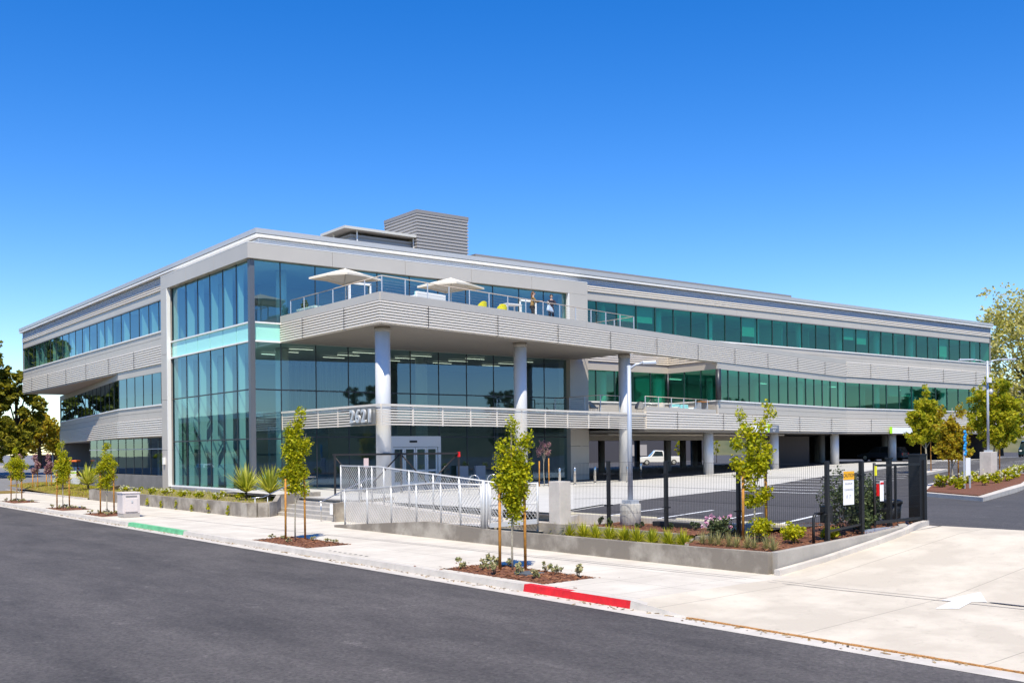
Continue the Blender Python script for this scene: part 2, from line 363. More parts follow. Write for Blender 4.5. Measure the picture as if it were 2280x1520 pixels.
# driveway
m = MB()
def dz(x, y):
    if x < -9.25: return max(.012, kz(y))
    if x < -4.7: return max(.012+(.2-.012)*(x+9.3)/4.6, pz_(x, y) if y > -40.6 else 0)
    return min(.9, .2+.108*(x+4.7)*1.05)
dxs = [-9.47,-9.0,-7,-4.7,-3,-1,1,2.3]
for i in range(len(dxs)-1):
    for a, b in ((-38.45,-38.95),(-38.95,-39.4),(-39.4,-39.9),(-39.9,-40.3),(-40.3,-40.6),(-40.6,-46),(-46,-52),(-52,-60)):
        if dxs[i] < -4.75 and a > -38.9: continue
        x0, x1 = dxs[i], dxs[i+1]
        m.quad((x0,b,dz(x0,b)),(x1,b,dz(x1,b)),(x1,a,dz(x1,a)),(x0,a,dz(x0,a)))
# wedge between the pavement edge and the ramp
setting('driveway', m, CONC_D)
m = MB()
for (x0, x1, y0, y1) in ((-9.5,-9.44,-40.4,-47.0),):
    N = 34
    for i in range(N):
        a = y0+(y1-y0)*i/N; b = y0+(y1-y0)*(i+1)/N; q = .02+.012*math.sin(i*2.3)
        m.box(-9.50-q*.5, -9.47+q, b, a, .002, .024)
tag(m.build('gutter_leaf_litter', mat('rust_litter', (.42,.20,.06), .95, noise=(30,.6))), 'thin rusty brown line of leaf litter along the driveway gutter', 'debris')
# parking lot (asphalt), far end included
m = MB()
lx = [-2.0, 2.3, 10, 22, 32, 42, 52, 62, 110, 260]
for i in range(len(lx)-1):
    x0, x1 = lx[i], lx[i+1]; y0 = -36.2 if x0 < 2 else -110
    yy = [y0, 4, 34, 60, 140] if x0 >= 22 else [y0, .4]
    for a, b in zip(yy, yy[1:]): m.quad((x0,a,lot(x0,a)),(x1,a,lot(x1,a)),(x1,b,lot(x1,b)),(x0,b,lot(x0,b)))
m.quad((2.3,-110,-.4),(2.3,-38.4,-.4),(2.3,-38.4,.9),(2.3,-110,.9))
setting('parking_lot', m, ASPH2)
# concrete apron in front of the building
ap = [(-1.5,-27.2),(7.8,-22.4),(18.6,-18.4),(30,-13.8),(44,-9.5),(60,-5.0),(90,4.5),(130,18)]
m = MB()
def apron_strip(pts, y1f):
    for i in range(len(pts)-1):
        (xa, ya), (xb, yb) = pts[i], pts[i+1]; K = 4
        for k in range(K):
            u0, u1 = k/K, (k+1)/K; x0, x1 = xa+(xb-xa)*u0, xa+(xb-xa)*u1; y0, y1_ = ya+(yb-ya)*u0, ya+(yb-ya)*u1
            
            if max(y0, y1_, y1f(x1)) > 4:
                for q in range(3):
                    g0, g1 = q/3, (q+1)/3; pa, pb, pc, pd = [(x0,y0+(y1f(x0)-y0)*g0),(x1,y1_+(y1f(x1)-y1_)*g0),(x1,y1_+(y1f(x1)-y1_)*g1),(x0,y0+(y1f(x0)-y0)*g1)]
                    m.quad(*[(x_,y_,lot(x_,y_)+.02) for x_,y_ in (pa,pb,pc,pd)])
            else: m.quad((x0,y0,lot(x0)+.006),(x1,y1_,lot(x1)+.006),(x1,y1f(x1),lot(x1)+.006),(x0,y1f(x0),lot(x0)+.006))
apron_strip(ap, lambda x: .3 if x < 24.2 else (-10.6+.2123*(x-1.75)+1.2 if x < 56 else (1.2 if x < 82 else 1.2+(x-82)*.6)))
setting('plaza', m, concrete('plaza_concrete', (.60,.575,.53), (.52,.50,.46), joints=(1.5,3.0), stain=.3, scale=.4))
m = MB(); kk = [(1.0,-27.0+1.15),(7.8,-22.0)]
# painted bay lines
def line(a, b, wdt=.14, dz_=.012):
    L = math.hypot(b[0]-a[0], b[1]-a[1]); nx, ny = -(b[1]-a[1])/L*wdt/2, (b[0]-a[0])/L*wdt/2; K = max(1, int(L/4))
    for k in range(K):
        p = (a[0]+(b[0]-a[0])*k/K, a[1]+(b[1]-a[1])*k/K); q = (a[0]+(b[0]-a[0])*(k+1)/K, a[1]+(b[1]-a[1])*(k+1)/K)
        m.quad((p[0]-nx,p[1]-ny,lot(p[0])+dz_),(q[0]-nx,q[1]-ny,lot(q[0])+dz_),(q[0]+nx,q[1]+ny,lot(q[0])+dz_),(p[0]+nx,p[1]+ny,lot(p[0])+dz_))
for k in range(4): line((-1.6+.15*k,-29.4-2.05*k),(3.4,-27.6-2.05*k))
for k in range(20): line((15.9+2.75*k,-18.9+1.0*k),(15.9+2.75*k,-24.9+1.0*k), .26)
for k in range(16): line((38.0+2.75*k,-18.9+1.0*k),(38.0+2.75*k,-24.6+1.0*k), .28)
for k in range(12): line((56+2.9*k,-26+1.0*k),(56+2.9*k,-32+1.0*k), .3)
setting('bay_lines', m, YELP)
# painted kerb lengths
for nm, y0, y1, mt in (('red_kerb',-35.76,-38.98,REDP), ('green_kerb',-9.2,-15.6,GREENP)):
    m = MB(); m.add([(-9.504,y0,.006),(-9.504,y1,.006),(-9.474,y1,.155),(-9.474,y0,.155),(-9.296,y1,.156),(-9.296,y0,.156)], [(0,1,2,3),(3,2,4,5)])
    m.add([(-9.504,y0,.006),(-9.474,y0,.155),(-9.296,y0,.156),(-9.3,y0,.006)], [(0,1,2,3)])
    if nm == 'red_kerb': tag(m.build(nm, mt), 'bright red painted length of kerb beside the driveway', 'painted kerb')
    else: tag(m.build(nm, mt), 'faded green painted length of kerb near the utility cabinet', 'painted kerb')
# white arrow on the driveway
m = MB(); P = [(-6.15,-43.15),(-5.90,-43.45),(-5.15,-43.28),(-5.05,-43.50),(-4.30,-42.98),(-5.35,-42.80),(-5.30,-42.98)]
m.add([(x,y,dz(x,y)+.008) for x, y in P], [tuple(range(len(P)))])
setting('painted_arrow', m, mat('worn_white_paint', (.78,.76,.73), .7, noise=(7,.16)))
# overhead wire shadows, painted as thin dark strips along the pavement and driveway
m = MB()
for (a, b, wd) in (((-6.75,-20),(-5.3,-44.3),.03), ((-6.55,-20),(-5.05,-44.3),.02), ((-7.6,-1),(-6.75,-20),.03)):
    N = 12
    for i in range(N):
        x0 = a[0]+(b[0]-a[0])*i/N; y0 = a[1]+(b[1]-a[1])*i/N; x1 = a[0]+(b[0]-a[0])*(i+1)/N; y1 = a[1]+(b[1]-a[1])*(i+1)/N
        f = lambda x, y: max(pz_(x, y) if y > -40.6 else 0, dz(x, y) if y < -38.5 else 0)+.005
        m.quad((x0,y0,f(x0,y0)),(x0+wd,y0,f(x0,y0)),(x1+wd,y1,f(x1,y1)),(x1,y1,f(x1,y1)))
setting('wire_shadow_lines', m, mat('wire_shadow_paint', (.22,.205,.20), .8))
m = MB()
for (cx, cy, rx, ry) in ((-5.05,-43.9,.05,.38),):
    m.add([(cx+rx*math.cos(a*PI/8), cy+ry*math.sin(a*PI/8), dz(cx,cy)+.012) for a in range(16)], [tuple(range(16))])
setting('oil_stain', m, mat('oil_stain', (.06,.05,.05), .5))
# ------------------------------------------------------------------ the office building
def off(path, o, closed=False):
    """offset a plan path outward (to the right of travel) by o with mitred corners"""
    n = len(path); out = []
    for i in range(n):
        a = path[i-1] if i > 0 else None; b = path[i]; c = path[i+1] if i < n-1 else None
        def nrm(p, q):
            L = math.hypot(q[0]-p[0], q[1]-p[1]); return ((q[1]-p[1])/L, -(q[0]-p[0])/L)
        if a is None: nx, ny = nrm(b, c); out.append((b[0]+nx*o, b[1]+ny*o)); continue
        if c is None: nx, ny = nrm(a, b); out.append((b[0]+nx*o, b[1]+ny*o)); continue
        n1, n2 = nrm(a, b), nrm(b, c); d = 1+n1[0]*n2[0]+n1[1]*n2[1]
        out.append((b[0]+(n1[0]+n2[0])/d*o, b[1]+(n1[1]+n2[1])/d*o))
    return out
def ext(mb, path, prof, mi=0):
    rows = [[(x, y, z) for x, y in off(path, o)] for o, z in prof]; n = len(path)
    vs = [p for r in rows for p in r]; fs = []
    for i in range(len(prof)-1):
        for k in range(n-1): fs.append((i*n+k, i*n+k+1, (i+1)*n+k+1, (i+1)*n+k))
    mb.add(vs, fs, mi)
    for k in (0, n-1):   # end caps
        mb.add([rows[i][k] for i in range(len(prof))], [tuple(range(len(prof)))] if k else [tuple(range(len(prof)))[::-1]], mi)
    return mb
def ribs(z0, z1, n, d=.09):
    """corrugated cladding from z0 up to z1: n ribs"""
    p = (z1-z0)/n; out = [(-.12, z0), (0, z0)]
    for i in range(n):
        z = z0+i*p; out += [(0, z+.30*p), (d, z+.35*p), (d*.8, z+.92*p), (0, z+p)]
    return out+[(-.12, z1)]
B = thing('office_building', 'long three-storey silver ribbed-metal office building with a glass corner and roof terrace', 'building', (0,0,0))
LW = [(.9,56.7),(.9,13.4)]                 # left wing wall, travelling towards the corner
LW2 = [(5.1,59.9),(.9,26.5),(.9,13.4)]     # its lower storeys turn away
RW = [(24.2,.9),(80.4,.9)]
RW2 = [(32.9,-4.17),(55,.55),(80.4,.9)]
TER = [(1.75,0),(1.75,-10.75),(55,.55),(80.4,.9)]
def seg(path, t0, t1):
    """sub-path of a two-point path between distances t0,t1"""
    (ax, ay), (bx, by) = path; L = math.hypot(bx-ax, by-ay)
    return [(ax+(bx-ax)*t/L, ay+(by-ay)*t/L) for t in (t0, t1)]
def panels(path, z0, z1, name='fascia_panel', step=5.7, o=0.0, gap=.02, m=PANEL, first=0):
    """flat cladding panels in lengths of step with open joints"""
    for i in range(len(path)-1):
        a, b = path[i], path[i+1]; L = math.hypot(b[0]-a[0], b[1]-a[1]); n = max(1, round(L/step))
        for k in range(n):
            t0, t1 = L*k/n+(gap/2 if k else 0), L*(k+1)/n-(gap/2 if k < n-1 else 0)
            mb = MB(); ext(mb, seg([a, b], t0, t1), [(-.10,z0),(o,z0),(o,z1),(-.10,z1)]); mb.build(name, m, B)
def ribbed(path, z0, z1, n, d=.09): 
    mb = MB(); ext(mb, path, ribs(z0, z1, n, d)); return mb.build('ribbed_cladding', RIB, B)
def sill(path, z, h=.09, o=.07, m=WHITE):
    mb = MB(); ext(mb, path, [(-.15,z),(o,z),(o,z+h),(-.15,z+h)]); return mb.build('sill', m, B)
# upper bands of the two wings
for pth, fl in ((LW, 'l'), (RW, 'r')):
    panels(pth, 13.44, 13.95); ribbed(pth, 13.97, 14.42, 3)
    if fl == 'l': mb = MB(); ext(mb, [(.9,56.7),(.9,.9),(80.4,.9)], [(-.20,14.43),(-.01,14.43)]+[q for i in range(4) for q in ((.05,14.46+.12*i),(-.04,14.55+.12*i))]+[(-.04,14.93)]); mb.build('louver_band', LOUVER, B)
    mb = MB(); ext(mb, pth, [(-.3,13.36),(.03,13.36),(.03,13.44),(-.3,13.44)]); mb.build('window_head', TAUPE, B)
panels(LW, 10.80, 11.20); panels(LW, 10.36, 10.78); ribbed(LW, 9.05, 10.34, 8)
panels([(.9,26.5),(.9,13.4)], 8.52, 9.04); sill(LW, 11.20)
panels([(5.1,59.9),(.9,26.5)], 8.52, 9.0, m=TAUPE)
panels(LW2, 5.86, 6.26); panels(LW2, 5.42, 5.84); ribbed(LW2, 4.15, 5.40, 8); sill(LW2, 6.26)
# right wing
panels(RW, 10.80, 11.20); panels(RW, 10.38, 10.78); sill(RW, 11.20, m=WHITE)
ribbed([(24.2,.9),(33.2,.9),(32.9,-4.05)], 9.12, 10.36, 8); panels([(24.2,.9),(33.2,.9),(32.9,-4.05)], 8.54, 9.10)
panels([(32.9,-4.17),(55,.55),(80.4,.9)], 8.54, 9.02)
ribbed([(55.0,.55),(80.4,.9)], 9.04, 10.36, 8)
sill([(24.2,.9),(33.2,.9),(32.9,-4.17),(55,.55),(80.4,.9)], 6.26); panels([(24.2,.9),(33.2,.9),(32.9,-4.17)], 5.2, 6.24)
panels(RW2, 5.84, 6.24); panels(RW2, 5.42, 5.82)
ribbed([(23.9,-6.05),(55,.55),(80.4,.9)], 4.22, 5.38, 7)
panels([(23.9,-6.05),(32.6,-4.2)], 5.40, 5.66, o=.05, step=4.4)
# upper terrace fascia, thin parapet screen beyond the deck
ribbed([(1.75,0),(1.75,-10.75),(55,.55)], 9.02, 10.10, 8); 
panels([(1.75,-.0),(1.75,-10.75),(55,.55)], 10.12, 10.50, o=.05, step=5.2)
m_ = 0
mb = MB(); ext(mb, [(23.2,-6.2),(55,.55)], [(-.45,9.0),(-.02,9.0),(-.02,10.48),(-.45,10.48)]); mb.build('parapet_core', PANEL, B)
# the lower trellis band round the entrance, carried by the columns
for (a, b) in (([(1.75,0),(1.75,-10.75)]), ([(1.75,-10.75),(23.9,-6.05)])):
    mb = MB()
    n = 7; z0, z1 = 4.22, 5.12; p = (z1-z0)/n
    for i in range(n):
        z = z0+i*p; q = off([a, b], -.02)
        mb.obox(q[0], q[1], .05, z+.02, z+p*.72)
    mb.build('trellis_slats', RIB, B)
    mb = MB(); mb.obox(a, b, .12, 5.13, 5.24); L = math.hypot(b[0]-a[0], b[1]-a[1]); k = int(L/1.9)
    for i in range(k+1):
        t = i/k; x, y = a[0]+(b[0]-a[0])*t, a[1]+(b[1]-a[1])*t
        mb.obox((x+(b[0]-a[0])*-.0009-(.0), y), (x+(b[0]-a[0])/L*.06, y+(b[1]-a[1])/L*.06), .04, 4.22, 5.13)
    mb.build('trellis_frame', RIB, B)
# open vertical joints in the ribbed cladding
def seams(path, z0, z1, step):
    for i in range(len(path)-1):
        a, b = path[i], path[i+1]; L = math.hypot(b[0]-a[0], b[1]-a[1]); ux, uy = (b[0]-a[0])/L, (b[1]-a[1])/L; n = int(L/step)
        for k in range(1, n+1):
            t = k*step-.4*step; x, y = a[0]+ux*t, a[1]+uy*t; nx, ny = uy, -ux
            MB().obox((x-ux*.015+nx*.05, y-uy*.015+ny*.05), (x+ux*.015+nx*.05, y+uy*.015+ny*.05), .09, z0, z1).build('cladding_joint', DARK, B)
seams([(1.75,0),(1.75,-10.75)], 9.04, 10.1, 4.6); seams([(1.75,-10.75),(55,.55)], 9.04, 10.1, 5.2); seams([(55,.55),(80.4,.9)], 9.06, 10.34, 6.2)
seams([(23.9,-6.05),(55,.55),(80.4,.9)], 4.24, 5.38, 6.2); seams(LW, 9.07, 10.32, 6.1)
# roof slab, cornice
roofp = [(.66,56.8),(.66,.66),(80.3,.66),(80.3,29),(24,29),(24,56.9)]
mb = MB(); mb.prism(roofp, 14.98, 15.05); mb.build('roof', TAUPE, B)
CP = [(.62,56.85),(.62,.62),(80.5,.62)]
mb = MB(); ext(mb, CP, [(-.26,14.92),(.03,14.92),(.03,15.03),(-.04,15.03),(-.04,15.09),(-.26,15.09)]); mb.build('gutter', WHITE, B)
mb = MB(); ext(mb, CP, [(-.4,15.09),(.05,15.09),(.05,15.36),(-.4,15.36)]); mb.build('cornice', mat('cornice_metal', (.52,.51,.50), .4, .3), B)
# side and back closing walls
mb = MB(); mb.obox((80.4,.9),(80.4,29),.2,4.2,14.97); mb.obox((80.4,28.9),(24,28.9),.2,4.2,14.97); mb.obox((24,29),(24,56.8),.2,.9,14.97); mb.obox((.9,56.7),(24,56.7),.2,9.0,14.97)
mb.obox((5.1,59.9),(24,59.9),.2,.3,9.0); mb.build('rear_wall', TAUPE, B)
# floors, ceilings, partitions
mb = MB()
def slab(poly, z0, z1, mt, name): MB().prism(poly, z0, z1).build(name, mt, B)
inR = [(24.4,1.05),(80.2,1.05),(80.2,28.6),(24.4,28.6)]
slab(inR, 13.46, 13.6, INT_C, 'ceiling'); slab(inR, 10.0, 10.16, INT_F, 'floor')
slab([(24.4,1.05),(33.3,1.05),(33.2,-3.9),(55,.7),(80.2,1.05),(80.2,28.6),(24.4,28.6)], 8.54, 8.7, INT_C, 'ceiling')
slab([(24.4,1.05),(33.3,1.05),(33.2,-3.9),(55,.7),(80.2,1.05),(80.2,28.6),(24.4,28.6)], 5.3, 5.42, INT_F, 'floor')
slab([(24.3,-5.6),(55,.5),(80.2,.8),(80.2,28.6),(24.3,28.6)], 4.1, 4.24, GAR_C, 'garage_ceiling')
slab([(1.1,13.6),(1.1,56.5),(23.8,56.5),(23.8,13.6)], 13.46, 13.6, INT_C, 'ceiling'); slab([(1.1,13.6),(1.1,56.5),(23.8,56.5),(23.8,13.6)], 9.9, 10.1, INT_F, 'floor')
slab([(.9,26.5),(.9,56.65),(12,56.65),(12,26.5)], 8.98, 9.04, mat('bronze_soffit', (.42,.36,.30), .6), 'soffit')
lo = [(1.1,13.6),(1.1,26.5),(5.3,59.7),(23.8,59.7),(23.8,13.6)]
slab(lo, 8.56, 8.7, INT_C, 'ceiling'); slab(lo, 5.3, 5.42, INT_F, 'floor'); slab([(1.3,13.6),(1.3,36),(23.8,36),(23.8,13.6)], .75, .85, INT_F, 'floor')
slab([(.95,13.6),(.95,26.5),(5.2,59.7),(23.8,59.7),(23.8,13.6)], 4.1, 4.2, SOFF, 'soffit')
mb = MB(); mb.box(8,8.15,13.6,56.5,10.1,13.46); mb.box(9,9.15,13.6,59,5.42,8.56); mb.box(7,7.15,13.6,36,.85,4.1)
mb.box(24.4,80,9,9.15,10.16,13.46); mb.box(24.4,80,9,9.15,5.42,8.54)
for k in range(6): mb.box(1.6,8,19+7*k,19.12+7*k,10.1,13.46)
for k in range(9): mb.box(31.5+5.7*k,31.62+5.7*k,2.4+(k%3)*1.5,9,10.16,13.46)
for k in range(5): mb.box(50+5.7*k,50.12+5.7*k,3,9,5.42,8.54)
mb.build('partition_wall', INT_W, B)
# interior columns and lobby
mb = MB()
for k in range(10):
    mb.lathe(27.6+5.7*k, 2.0, [(.28,5.42),(.28,8.54)], 16); mb.lathe(27.6+5.7*k, 2.0, [(.28,10.16),(.28,13.46)], 16)
for k in range(6): mb.lathe(2.2, 17+7.3*k, [(.26,10.1),(.26,13.46)], 14)
for x, y in ((3.0,2.6),(12.8,3.0),(21.0,3.0),(2.2,9.2)): mb.lathe(x, y, [(.38,.95),(.38,9.0)], 20)
for x, y in ((3.0,2.6),(12.8,3.0),(21.0,3.0),(2.2,9.2)): mb.lathe(x, y, [(.3,10.1),(.3,13.5)], 16)
mb.build('interior_column', INT_W, B)
slab([(.15,.15),(24,.15),(24,13.4),(.15,13.4)], .84, .95, INT_F, 'floor')
slab([(.12,.12),(24,.12),(24,13.4),(.12,13.4)], 9.04, 9.2, INT_C, 'ceiling'); slab([(.12,.12),(24,.12),(24,13.4),(.12,13.4)], 10.0, 10.1, INT_F, 'floor')
slab([(.12,.12),(24,.12),(24,13.4),(.12,13.4)], 13.5, 13.62, INT_C, 'ceiling')
slab([(3.5,6.5),(24,6.5),(24,13.4),(3.5,13.4)], 5.2, 5.5, INT_W, 'mezzanine')
mb = MB(); mb.box(.2,24,13.2,13.35,.95,13.5); mb.box(23.8,24.0,.15,13.4,.95,13.5); mb.box(9,24,8.5,8.65,.95,5.2); mb.box(4,24,8.0,8.15,10.1,13.5)
mb.box(.35,.5,12.3,13.2,.95,13.5)
mb.build('partition_wall', mat('lobby_wall', (.40,.40,.38), .8), B)
mb = MB()
for i in range(14): mb.box(5.2+.42*i,5.36+.42*i,6.3,6.5,5.5,8.6)
mb.build('timber_screen', mat('grey_screen', (.22,.26,.30), .6), B)
mb = MB(); mb.box(4.2,8.2,7.0,7.3,1.0,4.6); mb.build('lobby_artwork', mat('blue_teal_panel', (.02,.14,.20), .4, noise=(1.2,.5)), B)
# staircase inside the corner
mb = MB(); mb.obox((.9,11.6),(.9,5.2),1.1,0,0,za=(6.2,6.5),zb=(1.3,1.6)); mb.obox((1.6,11.6),(1.6,5.2),.08,0,0,za=(6.9,7.2),zb=(1.9,2.2))
mb.build('stair_flight', mat('stair_steel', (.35,.36,.36), .5), B)
mb = MB()
for i, (x, y) in enumerate([(3+4.1*k, 1.6+1.9*j) for k in range(5) for j in range(3)]): mb.box(x+j*0, x+1.5, y, y+.06, 8.90, 8.93)
for k in range(5): mb.box(26+10.6*k,27.6+10.6*k,4.2,4.27,8.44,8.47)
mb.build('strip_light', LAMP, B)
# ribbon windows: each light of glass is one window (glass + mullion)
def window(a, b, z0, z1, gm, rows=None, mw=.05, mdp=.05, name='window', fm=DARK, edge=True, inner=0.0):
    mb = MB(); q = off([a, b], -.06-inner); (ax, ay), (bx, by) = q
    mb.quad((ax,ay,z0),(bx,by,z0),(bx,by,z1),(ax,ay,z1), 1)
    L = math.hypot(bx-ax, by-ay); ux, uy = (bx-ax)/L, (by-ay)/L
    mb.obox((ax-ux*mw/2, ay-uy*mw/2), (ax+ux*mw/2, ay+uy*mw/2), mdp, z0, z1, 0)
    for z in (rows or []): mb.obox((ax+ux*mw/2, ay+uy*mw/2), (bx-ux*mw/2, by-uy*mw/2), mdp*.9, z-.035, z+.035, 0)
    return mb.build(name, [fm, gm], B)
MULT = mat('teal_mullion', (.025,.06,.06), .35, .2)
def ribbon(path, z0, z1, step, gm, fm=DARK, inner=0.0):
    (ax, ay), (bx, by) = path; L = math.hypot(bx-ax, by-ay); n = round(L/step)
    for k in range(n):
        p = seg(path, L*k/n, L*(k+1)/n); window(p[0], p[1], z0, z1, gm, fm=fm, inner=inner, mw=.07 if fm is MULT else .05, mdp=.11 if fm is MULT else .05)
ribbon(RW, 11.29, 13.36, 1.93, G_TEAL, MULT); ribbon(LW, 11.29, 13.36, 2.05, G_BLUE)
ribbon([(24.2,.9),(33.2,.9)], 6.35, 8.54, 1.8, G_TEAL, MULT); ribbon([(33.2,.9),(32.9,-4.17)], 6.35, 8.54, 1.7, G_TEAL, MULT)
ribbon([(32.9,-4.17),(55,.55)], 6.35, 8.54, 1.62, G_TEAL, MULT); ribbon([(55,.55),(80.4,.9)], 6.35, 8.54, 2.1, G_TEAL, MULT)
ribbon([(.9,26.5),(.9,13.4)], 6.35, 8.52, 1.9, G_BLUE); ribbon([(5.1,59.9),(.9,26.5)], 6.35, 8.52, 2.1, G_DARK)
ribbon([(1.4,36),(1.4,13.4)], 1.5, 4.1, 1.9, G_DARK)
mb = MB(); ext(mb, [(1.4,36),(1.4,13.4)], [(-.05,3.30),(.03,3.30),(.03,3.36),(-.05,3.36)]); mb.build('transom', GPAINT, B)
mb = MB(); ext(mb, [(5.6,36.2),(1.2,36.2),(1.2,13.4)], [(-.3,.2),(0,.2),(0,1.46),(-.3,1.46)]); mb.build('base_wall', GWALL, B)
mb = MB(); mb.lathe(32.95, -4.2, [(.2,6.35),(.2,8.54)], 12); mb.lathe(33.15, .85, [(.1,6.35),(.1,8.54)], 8); mb.build('corner_post', DARK, B)
for k, (z0, z1) in ((2,(12.2,13.3)),(3,(12.2,13.3)),(9,(11.9,13.3)),(16,(12.4,13.3)),(17,(12.1,13.3)),(24,(11.6,13.3))):
    MB().box(24.4+1.938*k,24.4+1.938*(k+1)-.2,1.22,1.25,z0,z1).build('roller_blind', mat('blind_fabric', (.36,.36,.34), .8), B)
for k in (3, 4, 10): MB().box(56+2.1*k,56+2.1*(k+1)-.2,1.1,1.13,7.6,8.45).build('roller_blind', MATS['blind_fabric'], B)
mb = MB()
for k in range(9): mb.box(34+5.0*k,35.6+5.0*k,2.0,2.7,10.85,10.92); mb.box(34.5+5.0*k,35.0+5.0*k,2.3,2.34,10.95,11.75)
mb.build('desks', INT_D, B)
# corner curtain wall and lobby glazing
ly = [12.35,9.9,7.95,6.0,4.03,2.1,.16]
for i in range(6):
    a, b = (0, ly[i]), (0, ly[i+1])
    window(a, b, .98, 9.02, G_TEAL if False else G_BLUE, rows=[3.74,6.44], name='curtain_wall_bay')
    window(a, b, 10.12, 13.47, G_BLUE, name='curtain_wall_bay')
    mb = MB(); mb.obox((.05,a[1]-.03),(.05,b[1]+.03),.03,9.10,10.04); mb.build('spandrel_panel', SPAN, B)
rx = [.16,1.75,3.88,5.94,7.9,10.14,12.18,14.27,16.38,18.5,20.57,22.5]
for i in range(11):
    a, b = (rx[i], 0), (rx[i+1], 0)
    if i == 0:
        window(a, b, .98, 9.02, G_BLUE, rows=[3.74,6.44], name='curtain_wall_bay')
    elif i in (4, 5):
        window(a, b, 3.9, 9.02, G_DARK, rows=[6.44], name='curtain_wall_bay')
    else:
        window(a, b, .98, 9.02, G_DARK, rows=[3.84,6.44], name='curtain_wall_bay')
    window(a, b, 10.12, 13.47, G_BLUE, name='curtain_wall_bay')
mb = MB(); mb.obox((.2,.05),(1.72,.05),.03,9.10,10.04); mb.build('spandrel_panel', SPAN, B)
mb = MB(); mb.box(-.10,.18,-.10,.18,.9,13.47); mb.build('corner_post', mat('corner_grey', (.13,.14,.16), .4, .3), B)
sp = [(0,12.4),(0,0),(1.75,0)]
sill(sp, 9.02, .08, .07); sill(sp, 10.04, .08, .07); sill([(0,12.4),(0,0),(1.75,0)], .90, .08, .05)
mb = MB(); ext(mb, [(0,13.3),(0,0),(1.6,0)], [(-.3,.3),(.12,.3),(.12,.90),(-.3,.90)]); mb.build('plinth', PLINTH, B)
for i in range(6):
    y = ly[i]-.12
    MB().box(.12,.12+(.42,.30,.36,.28,.40,.34)[i],y-.04,y+.04,1.0,8.98).build('mullion_fin', INT_W, B); MB().box(.12,.12+(.30,.42,.28,.38,.46,.30)[i],y-.04,y+.04,10.14,13.44).build('mullion_fin', INT_W, B)
for k in range(20):
    y = 15.1+2.05*k
    if k % 5 in (0, 2, 3): MB().box(1.05,1.5,y-.05,y+.05,10.2,13.4).build('mullion_fin', INT_W, B)
# the silver frame round the corner volume
BX = [(-.02,12.4),(-.02,-.02),(22.5,-.02)]
for i in range(2):
    a, b = BX[i], BX[i+1]; L = math.hypot(b[0]-a[0], b[1]-a[1]); n = 3 if i == 0 else 4
for q in ([(0,13.5),(0,9.02)], [(0,9.0),(0,4.52)], [(0,4.5),(0,0),(4.8,0)], [(4.82,0),(9.64,0)], [(9.66,0),(14.48,0)], [(14.50,0),(19.32,0)], [(19.34,0),(24.2,0)]):
    mb = MB(); ext(mb, q, [(-.25,13.50),(.28,13.50),(.28,14.33),(-.6,14.33)]); mb.build('frame_panel', PANEL, B)
mb = MB(); ext(mb, [(0,13.5),(0,0),(24.2,0)], [(-1.2,14.335),(.29,14.335),(.29,14.37),(-1.2,14.37)]); mb.build('frame_cap', WHITE, B)
MB().prism([(.0,13.4),(.0,.0),(24.1,.0),(24.1,1.1),(1.1,1.1),(1.1,13.4)], 13.9, 14.36).build('frame_deck', PANEL, B)
for (z0, z1) in ((.5,3.2),(3.22,6.4),(6.42,9.3),(9.32,13.49)):
    mb = MB(); mb.box(-.28,.9,12.45,13.5,z0,z1); mb.build('frame_panel', PANEL, B)
    mb = MB(); mb.box(22.55,24.2,-.28,.9,max(.92,z0),z1); mb.build('frame_panel', PANEL, B)
MB().box(-.29,-.05,12.38,12.445,.9,13.49).build('frame_trim', WHITE, B); MB().box(22.48,22.545,-.29,-.05,10.2,13.49).build('frame_trim', WHITE, B)
# decks and soffits of the terraces
f = lambda x: -10.75+.2122*(x-1.75)
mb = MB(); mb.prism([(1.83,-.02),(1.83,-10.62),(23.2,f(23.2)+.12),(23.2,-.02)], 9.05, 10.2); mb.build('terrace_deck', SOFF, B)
mb = MB(); mb.prism([(1.95,-.1),(1.95,-10.5),(23.1,f(23.1)+.22),(23.1,-.1)], 10.204, 10.22); mb.build('terrace_paving', mat('terrace_paving', (.45,.43,.40), .8), B)
mb = MB(); mb.prism([(33.0,.85),(33.0,-3.9),(55,.6),(55,.85)], 10.10, 10.2); mb.build('roof_ledge', PANEL, B)
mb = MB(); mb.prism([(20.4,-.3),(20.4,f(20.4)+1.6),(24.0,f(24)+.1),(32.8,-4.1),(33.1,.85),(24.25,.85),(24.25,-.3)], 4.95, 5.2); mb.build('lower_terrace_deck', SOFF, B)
# round columns
COLS = [(2.72,-9.3),(13.06,-6.95),(23.1,-4.95),(33.4,-2.8),(43.4,-.75),(54.6,1.5),(64.6,2.2),(75.0,2.4)]
for i, (x, y) in enumerate(COLS):
    zt = 9.05 if i < 3 else 4.2; z0 = lot(x)-.02
    mb = MB(); mb.lathe(x, y, [(.37,z0),(.37,zt)], 32)
    o = mb.build('column', COLM, B)
    if i < 3: MB().lathe(x, y, [(.39,zt-.25),(.39,zt-.01)], 32).build('collar', SOFF, o)
